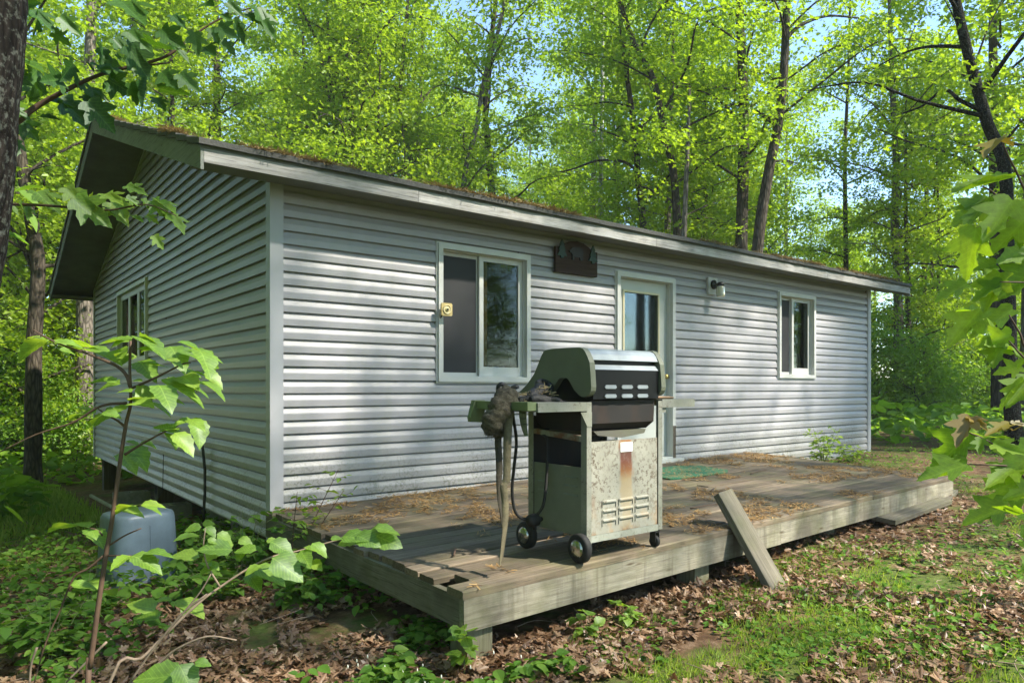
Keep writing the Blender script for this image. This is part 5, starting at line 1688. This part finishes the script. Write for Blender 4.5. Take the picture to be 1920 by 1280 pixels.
# yellow green maple reaching in from the right
DR = 1.3
b0 = UP(2120, 1290, DR)
gzR = float(ground_z(b0[0], b0[1]))
mr = thing('young_maple', (b0[0], b0[1], gzR), 'sunlit yellow green maple branches reaching in from the right edge', 'tree')
mb = MB()
P = spline([np.array([b0[0], b0[1], gzR - .05]), UP(2090, 1000, DR), UP(2060, 700, DR), UP(2030, 420, DR), UP(2020, 200, DR)], 5)
mb.tube(P, np.linspace(.014, .005, len(P)), 8)
for lst, cv, r in (([(1250, 900), (1000, 740), (880, 660), (740, 560), (620, 470), (560, 440)], R1, .003), ([(1250, 620), (960, 560), (880, 460), (820, 330), (760, 215), (720, 120)], R1, .003), ([(1280, 760), (1000, 690), (780, 700), (640, 730), (520, 755)], R1, .0022), ([(1250, 1200), (900, 1165), (700, 1160)], R1, .002),
                   ([(1300, 1000), (1000, 700), (880, 620), (800, 535), (760, 555)], R2, .0045), ([(1200, 700), (900, 480), (700, 400), (640, 370), (560, 325), (470, 290)], R2, .0026), ([(1200, 560), (800, 540), (600, 530), (430, 525)], R2, .0022), ([(1200, 960), (900, 890), (740, 850)], R2, .002),
                   ([(2200, 760), (1900, 700), (1840, 600), (1780, 500)], C6, .003), ([(2200, 900), (1900, 760), (1780, 640)], C6, .003)):
    stem(mb, lst, cv, DR, r, .0012)
mb.build('stem', MT['stem'], mr)
mb = MB()
px_leaves(mb, [(720, 375, 345, 470), (730, 370, 540, 300), (610, 525, 395, 605), (590, 560, 360, 690), (790, 545, 590, 735), (520, 755, 285, 935), (1000, 540, 730, 620), (880, 700, 600, 910), (1000, 880, 670, 1020), (670, 1030, 415, 1105), (700, 1090, 540, 1150), (720, 1160, 500, 1190), (450, 1170, 200, 1255), (800, 1170, 640, 1250), (980, 1050, 760, 1140), (980, 180, 790, 260)], R1, DR, T_MAPLE_N, face=.5, wid=.82, spread=.5)
px_leaves(mb, [(1800, 470, 1560, 610), (1620, 470, 1435, 570), (1590, 470, 1500, 400), (1790, 610, 1590, 660), (1770, 650, 1515, 785), (1720, 680, 1690, 745), (1850, 780, 1700, 812), (1860, 850, 1690, 990), (1900, 850, 1770, 960), (1900, 700, 1800, 760)], C6, DR + .06, T_MAPLE_N, face=.5, wid=.82, spread=.5)
px_leaves(mb, [(480, 285, 65, 372), (500, 290, 640, 250), (560, 330, 540, 420), (650, 375, 880, 470), (660, 380, 900, 380), (640, 320, 780, 300), (450, 525, 90, 650), (820, 540, 620, 590), (760, 830, 415, 945), (900, 930, 720, 1060), (880, 660, 560, 730), (1000, 700, 720, 770), (1000, 420, 720, 460)], R2, DR, T_MAPLE_N, face=.4, wid=.82, spread=.5)
px_leaves(mb, [(1060, 1130, 880, 1290), (1000, 900, 880, 960), (1040, 1000, 900, 1050)], R2, DR, T_MAPLE_N, face=.4, wid=.82, spread=.5)
mb.build('foliage', MT['leaf_maple'], mr)
mb = MB()
px_leaves(mb, [(690, 95, 555, 170), (700, 92, 805, 125)], R1, DR, T_MAPLE_N, face=.3, wid=.5)
px_leaves(mb, [(480, 170, 345, 195), (480, 175, 610, 225), (770, 225, 590, 260), (790, 220, 900, 270), (800, 200, 690, 205), (830, 260, 850, 370)], R2, DR, T_MAPLE_N, face=.25, wid=.7)
mb.build('new_leaves', MT['leaf_orange'], mr)


# small bushy plants: stems from one root with leaf pairs
def bushy(name, label, cat, x, y, h, spread, nst, per, size, tmpl, mat, seed, z=None, group=None, stemmat='stem_green', lean=(0, 0)):
    gg = np.random.default_rng(seed)
    z = float(ground_z(x, y)) if z is None else z
    t = thing(name, (x, y, z), label, cat, group)
    ms, ml = MB(), MB()
    for s in range(nst):
        a = gg.uniform(0, 6.28)
        hh = h * gg.uniform(.65, 1.0)
        q = np.array([math.cos(a), math.sin(a), 0]) * spread * gg.uniform(.2, 1)
        P = spline([np.array([x, y, z - .02]), np.array([x, y, z]) + q * .35 + [lean[0] * .4, lean[1] * .4, hh * .5], np.array([x, y, z]) + q * .8 + [lean[0], lean[1], hh]], 5)
        ms.tube(P, np.linspace(.006, .0015, len(P)) * (h / .6 + .4) * .6, 5)
        for i in range(per):
            u = .25 + .75 * (i + gg.random() * .5) / per
            b = P[min(len(P) - 1, int(u * (len(P) - 1)))]
            aa = i * 2.4 + gg.uniform(0, 1)
            tw = np.array([math.cos(aa), math.sin(aa), gg.uniform(-.1, .5)]) * gg.uniform(.3, 1.0) * spread * .5
            ms.tube([b, b + tw], [.0018, .0008], 4)
            for kq in range(3):
                bb = b + tw * (.5 + .25 * kq)
                dd = unit(np.array([math.cos(aa + (kq - 1) * .9), math.sin(aa + (kq - 1) * .9), gg.uniform(-.45, .2)]))
                ml.batch(tmpl[0], tmpl[1], bb[None], dd[None], (np.array([0, 0, 1]) + gg.normal(0, .3, 3))[None], size * gg.uniform(.6, 1.2), 0, np.array([gg.random()]), True, tmpl[2])
    ms.build('stem', MT[stemmat], t)
    ml.build('foliage', MT[mat], t)
    return t


bushy('small_sapling', 'small twiggy sapling growing up past the left edge of the deck', 'sapling', -0.13, -0.72, .90, .34, 3, 17, .06, T_OVAL_S, 'leaf_near', 31, lean=(.16, .02), stemmat='stem')
bushy('wall_shrub', 'small airy shrub against the front wall beyond the deck', 'shrub', 7.15, -.42, .56, .34, 7, 10, .065, T_OVAL_S, 'leaf_near', 32)
bushy('wall_shrub', 'lower leafy clump of weeds at the right end of the front wall', 'shrub', 8.0, -.38, .30, .4, 7, 7, .07, T_OVAL_S, 'leaf_near', 33)
bushy('leafy_plant', 'leafy plant in the shade under the front edge of the deck', 'plant', 0.55, -2.74, .17, .10, 2, 4, .06, T_OVATE2, 'leaf_near', 34)
bushy('leafy_plant', 'second leafy plant under the deck edge, nearer the middle post', 'plant', 0.92, -2.70, .17, .11, 3, 4, .06, T_OVATE2, 'leaf_near', 35)
bushy('leafy_plant', 'small plant growing against the corner post of the deck', 'plant', -0.10, -2.66, .30, .1, 2, 5, .08, T_OVATE2, 'leaf_near', 36)
for i, (x, y, h, s, lab) in enumerate(((-.35, -.45, .50, .35, 'bushy green plant at the bottom of the cabin corner'), (-.60, -.75, .28, .4, 'leafy plant in front of the blue tote'), (-1.25, -.5, .28, .4, 'spreading plant just left of the blue tote'), (-.22, -1.25, .22, .26, 'leafy plant below the left side of the deck'), (-1.5, -1.3, .35, .4, 'broad leaved plant on the brown leaves well in front of the tote'), (-.40, .05, .40, .25, 'plant squeezed between the tote and the cabin corner'))):
    bushy('leafy_plant', lab, 'plant', x, y, h, s, 6, 6, .08, T_OVATE2, 'leaf_ground', 50 + i)

# ------------------------------------------------------------------ ground cover, grass, fallen leaves (nobody could count them)
def scatter_xy(n, sampler, keep):
    x, y = sampler(n)
    m = keep(x, y)
    return x[m], y[m]


def polar(rmin, rmax, n, pw=.6):
    r = rmin + (rmax - rmin) * rng.random(n) ** (1 / pw)
    a = YAW + rng.uniform(-.75, .72, n)
    return CAM[0] + r * np.sin(a), CAM[1] + r * np.cos(a)


def outside(x, y):
    under_deck = (x > .25) & (x < 5.6) & (y > -2.35) & (y < 0)
    cab = (x > .3) & (x < LEN + .0) & (y > -.0) & (y < DEP)
    return ~(under_deck | cab)


def tidy(x, y):
    posts = ((x > -.28) & (x < .4) & (y > -2.86) & (y < -2.35)) | ((x > .3) & (x < 2.3) & (y > -2.68))
    boards = (x > 3.6) & (x < 6.3) & (y > -2.78) & (y < -2.05)
    return ~(posts | boards)


def stuff(mb, name, mat, label, cat):
    return tag(mb.build(name, mat), label, cat, None, 'stuff')


# fallen leaves
mb = MB()
for rmax, n in ((5.0, 24000), (9.5, 30000)):
    x, y = polar(1.2, rmax, n, .9)
    k_ = outside(x, y)
    x, y = x[k_], y[k_]
    den = -.12 * ((x > 0) & (y < -3.1)) + vnoise(x, y, .55, 3) * .7 + vnoise(x, y, .17, 8) * .3 - .18 * np.clip((y + 4.2 - .0 * x) * -1.2, 0, 1) * (x > -.5)
    den = den + .25 * (((x + .75) ** 2 / 1.2 + (y + 1.9) ** 2 / 1.4) < 1) + .3 * ((x > 1.9) & (x < 5.5) & (y > -3.0) & (y < -2.4))
    k_ = den > .43
    x, y = x[k_], y[k_]
    n = len(x)
    mb.batch(T_MAPLE[0] * np.array([1, 1, 1.2]), T_MAPLE[1], np.stack([x, y, ground_z(x, y) + rng.uniform(.004, .045, n)], 1), rng.normal(0, 1, (n, 3)) * [1, 1, .35], np.stack([rng.normal(0, .38, n), rng.normal(0, .38, n), np.where(rng.random(n) < .5, 1, -1)], 1), rng.uniform(.02, .056, n), 0, np.clip(rng.normal(.45, .27, n), 0, 1))
stuff(mb, 'leaf_litter', MT['dead'], 'brown fallen leaves covering the ground in front of the deck', 'fallen leaves')

# grass tufts
mb = MB()
BL = (np.array([(-.03, 0, 0), (.03, 0, 0), (.022, .5, .06), (-.022, .5, .06), (0, 1, .28)]), [(0, 1, 2, 3), (3, 2, 4)])
x, y = polar(1.3, 11, 150000, .8)
den = vnoise(x, y, .8, 21) * .55 + vnoise(x, y, .22, 5) * .45
yard = (x > .4) & ((y < -2.55) | (x > 5.9))
back = (x < -.9) & (y > 1.2)
k_ = outside(x, y) & tidy(x, y) & ((yard & (den > .47)) | (back & (den > .25)) | (yard & (y < -3.2) & (den > .36)))
x, y = x[k_], y[k_]
n = len(x)
a = rng.uniform(0, 6.28, n)
nr = np.stack([np.cos(a), np.sin(a), rng.uniform(.1, .6, n)], 1)
mb.batch(BL[0] * [1.3, 1, 1], BL[1], np.stack([x, y, ground_z(x, y) - .005], 1), np.stack([rng.normal(0, .8, n), rng.normal(0, .8, n), np.ones(n)], 1), nr, rng.uniform(.03, .085, n), 0, rng.random(n))
x, y = rng.uniform(-5, -.5, 26000), rng.uniform(3, 14, 26000)
n = len(x)
a = rng.uniform(0, 6.28, n)
mb.batch(BL[0] * [2.0, 1, 1], BL[1], np.stack([x, y, ground_z(x, y) - .005], 1), np.stack([rng.normal(0, .45, n), rng.normal(0, .45, n), np.ones(n)], 1), np.stack([np.cos(a), np.sin(a), rng.uniform(.1, .6, n)], 1), rng.uniform(.07, .18, n), 0, rng.random(n))
stuff(mb, 'grass', MT['grass'], 'thin patchy grass growing through the leaf litter', 'grass')

# low leafy ground cover
mb = MB()
x, y = polar(1.25, 13, 52000, .75)
x[:3500], y[:3500] = rng.uniform(-.7, .35, 3500), rng.uniform(-3.3, -2.1, 3500)
den = vnoise(x, y, .9, 40) * .6 + vnoise(x, y, .25, 41) * .4
left = (x < .25) & (y > -4.9)
yard = (x > .25) & ((y < -2.55) | (x > 5.9))
bare = ((x + .75) ** 2 / .5 + (y + 1.9) ** 2 / .35) < 1
k_ = outside(x, y) & tidy(x, y) & ~bare & ((left & (y < 2.2) & (den > .36)) | (left & (y < -2.1) & (y > -3.3) & (x > -.7) & (den > .25)) | (yard & (den > .46)) | (yard & (y > -1) & (den > .42)))
x, y = x[k_], y[k_]
n = len(x)
h = rng.uniform(.02, .16, n) * np.where(x < .25, 1.2, .6) * np.where((x > -.7) & (y > -3.4) & (y < -1.9), .45, 1.0)
a = rng.uniform(0, 6.28, n)
mb.batch(T_OVAL_S[0] * [1.25, 1, 1], T_OVAL_S[1], np.stack([x, y, ground_z(x, y) + h], 1), np.stack([np.cos(a), np.sin(a), rng.normal(-.1, .3, n)], 1), np.stack([rng.normal(0, .35, n), rng.normal(0, .35, n), np.ones(n)], 1), rng.uniform(.03, .072, n) * np.where(x > .4, .62, 1.0), 0, rng.random(n))
stuff(mb, 'ground_cover', MT['leaf_ground'], 'low green ground cover around the cabin and yard', 'ground cover')
mb = MB()
for i in range(34):
    x, y = rng.uniform(-.55, .2), rng.uniform(-3.0, -2.3)
    z = float(ground_z(x, y)) + rng.uniform(.035, .07)
    mb.lathe([(0.001, 0), (.0042, .003), (.0035, .010), (.001, .017)], 'z', (x, y, z), 6)
stuff(mb, 'white_flowers', MT['flower'], 'tiny white flower spikes in the ground cover by the deck corner', 'flowers')

# far understory carpet
mb = MB()
x, y = polar(9.5, 42, 26000, .75)
k_ = ~((x > -1.0) & (x < 10.3) & (y > -3.5) & (y < 9.2))
x, y = x[k_], y[k_]
n = len(x)
hn = vnoise(x, y, 2.2, 60)
mb.batch(T_OVAL_S[0] * [1.3, 1, 1], T_OVAL_S[1], np.stack([x, y, ground_z(x, y) - .4 * np.clip((np.hypot(x, y) - 25) / 60, 0, 1) + rng.random(n) * (.1 + .7 * hn)], 1), np.stack([rng.normal(0, 1, n), rng.normal(0, 1, n), rng.normal(-.2, .3, n)], 1), np.stack([rng.normal(0, .5, n), rng.normal(0, .5, n), np.ones(n)], 1), rng.uniform(.12, .26, n), 0, rng.random(n))
stuff(mb, 'undergrowth', MT['leaf_shrub'], 'leafy undergrowth carpeting the floor of the woods', 'undergrowth')

# orange catkins fallen on the deck
ND = (np.array([(-.5, 0, 0), (.5, 0, 0), (.5, 1, 0), (-.5, 1, 0)]) * [.14, 1, 1], [(0, 1, 2, 3)])
mb = MB()
x, y = rng.uniform(0, 5.95, 52000), rng.uniform(-2.6, -.03, 52000)
den = vnoise(x, y, .38, 71) * .5 + vnoise(x, y, .10, 72) * .5 + .10 * (np.clip(x / 6, 0, 1)) + .05 * np.clip(y + 1.4, -1, 1)
k_ = den > .61
x, y = x[k_], y[k_]
n = len(x)
mb.batch(ND[0], ND[1], np.stack([x, YS(x, y), deck_z(x, y) + rng.uniform(.002, .012, n)], 1), rng.normal(0, 1, (n, 3)) * [1, .8, .12], np.stack([rng.normal(0, .25, n), rng.normal(0, .25, n), np.ones(n)], 1), rng.uniform(.018, .05, n), 0, rng.random(n))
stuff(mb, 'catkin_litter', MT['needle'], 'orange brown catkins strewn over the deck boards', 'litter')
mb = MB()
x = rng.uniform(XL, XR, 17000)
e = rng.exponential(.06, 17000)
y = -.374 + e
den = vnoise(x, y * 0, .7, 81) * .75 + vnoise(x, y, .12, 82) * .25
k_ = den > .58
x, y = x[k_], y[k_]
xr_ = XL - .01 + rng.exponential(.05, 8000)
yr_ = rng.uniform(-.37, 4.1, 8000)
k_ = vnoise(yr_, xr_ * 0, .5, 86) > .5
xr_, yr_ = xr_[k_], yr_[k_]
x, y = np.concatenate([x, xr_]), np.concatenate([y, yr_])
n = len(x)
z = 3.955 - .3333 * np.abs(y - PEAK) + .012 + np.abs(rng.normal(0, .010, n)) * (.4 + 1.2 * vnoise(x, y, .35, 83))
mb.batch(ND[0] * [.8, 1, 1], ND[1], np.stack([x, y, z], 1), rng.normal(0, 1, (n, 3)) * [1, 1, .3], np.stack([rng.normal(0, .4, n), rng.normal(0, .4, n), np.ones(n)], 1), rng.uniform(.02, .06, n), 0, rng.random(n))
stuff(mb, 'roof_litter', MT['moss'], 'orange catkins and moss collected along the roof edges', 'litter')

# twigs on deck and ground
tw = [((2.35, -1.98), .5, -.2), ((3.1, -1.6), .22, .3), ((.25, -2.05), .2, .9), ((4.3, -1.2), .4, .1), ((1.0, -2.75), .3, .5)]
for i, ((x, y), L_, a) in enumerate(tw):
    z = float(deck_z(x, y)) + .008 if y > -2.55 else float(ground_z(x, y)) + .03
    P = spline([(x, y, z), (x + L_ * .4 * math.cos(a), y + L_ * .4 * math.sin(a), z + .012), (x + L_ * math.cos(a), y + L_ * math.sin(a) + .03, z + .002)], 4)
    tag(MB().tube(P, np.linspace(.006, .002, len(P)), 5).build('twig', MT['stem'], None, (x, y, z)), ('long dark twig on the deck boards right of the grill', 'short twig on the deck behind the long twig', 'curled twig on the deck left of the grill wheels', 'thin twig on the far right deck boards', 'twig on the ground below the deck edge')[i], 'twig')

mb = MB()
for i in range(150):
    x, y = polar(1.4, 8, 1, .8)
    x, y = float(x[0]), float(y[0])
    if not outside(np.array([x]), np.array([y]))[0]:
        continue
    a, L_ = rng.uniform(0, 6.28), rng.uniform(.08, .4)
    c_, s_ = math.cos(a), math.sin(a)
    z = float(ground_z(x, y)) + .03
    mb.tube(spline([(x, y, z), (x + L_ * .5 * c_ - .1 * L_ * s_, y + L_ * .5 * s_ + .1 * L_ * c_, z + .015), (x + L_ * c_, y + L_ * s_, z)], 3), [.0035, .003, .0025, .002, .0018, .0015, .001], 4, 0, None, False)
stuff(mb, 'twig_litter', MT['stem_dry'], 'small dry twigs scattered through the leaf litter', 'twigs')

# ------------------------------------------------------------------ the air between the trees
hm = bpy.data.materials.new('haze_air')
hm.use_nodes = True
hn_ = hm.node_tree
hn_.nodes.remove(hn_.nodes['Principled BSDF'])
pv = hn_.nodes.new('ShaderNodeVolumePrincipled')
pv.inputs['Color'].default_value = (0.93, 0.97, 1.0, 1)
pv.inputs['Density'].default_value = 0.0009
hn_.links.new(pv.outputs[0], hn_.nodes['Material Output'].inputs['Volume'])
hz_o = MB().box((-170, -170, -3.0), (175, 170, 30.0)).build('haze', hm)
tag(hz_o, 'thin pale haze between the trees of the woods', 'haze', None, 'stuff')
SC.cycles.volume_bounces = 1
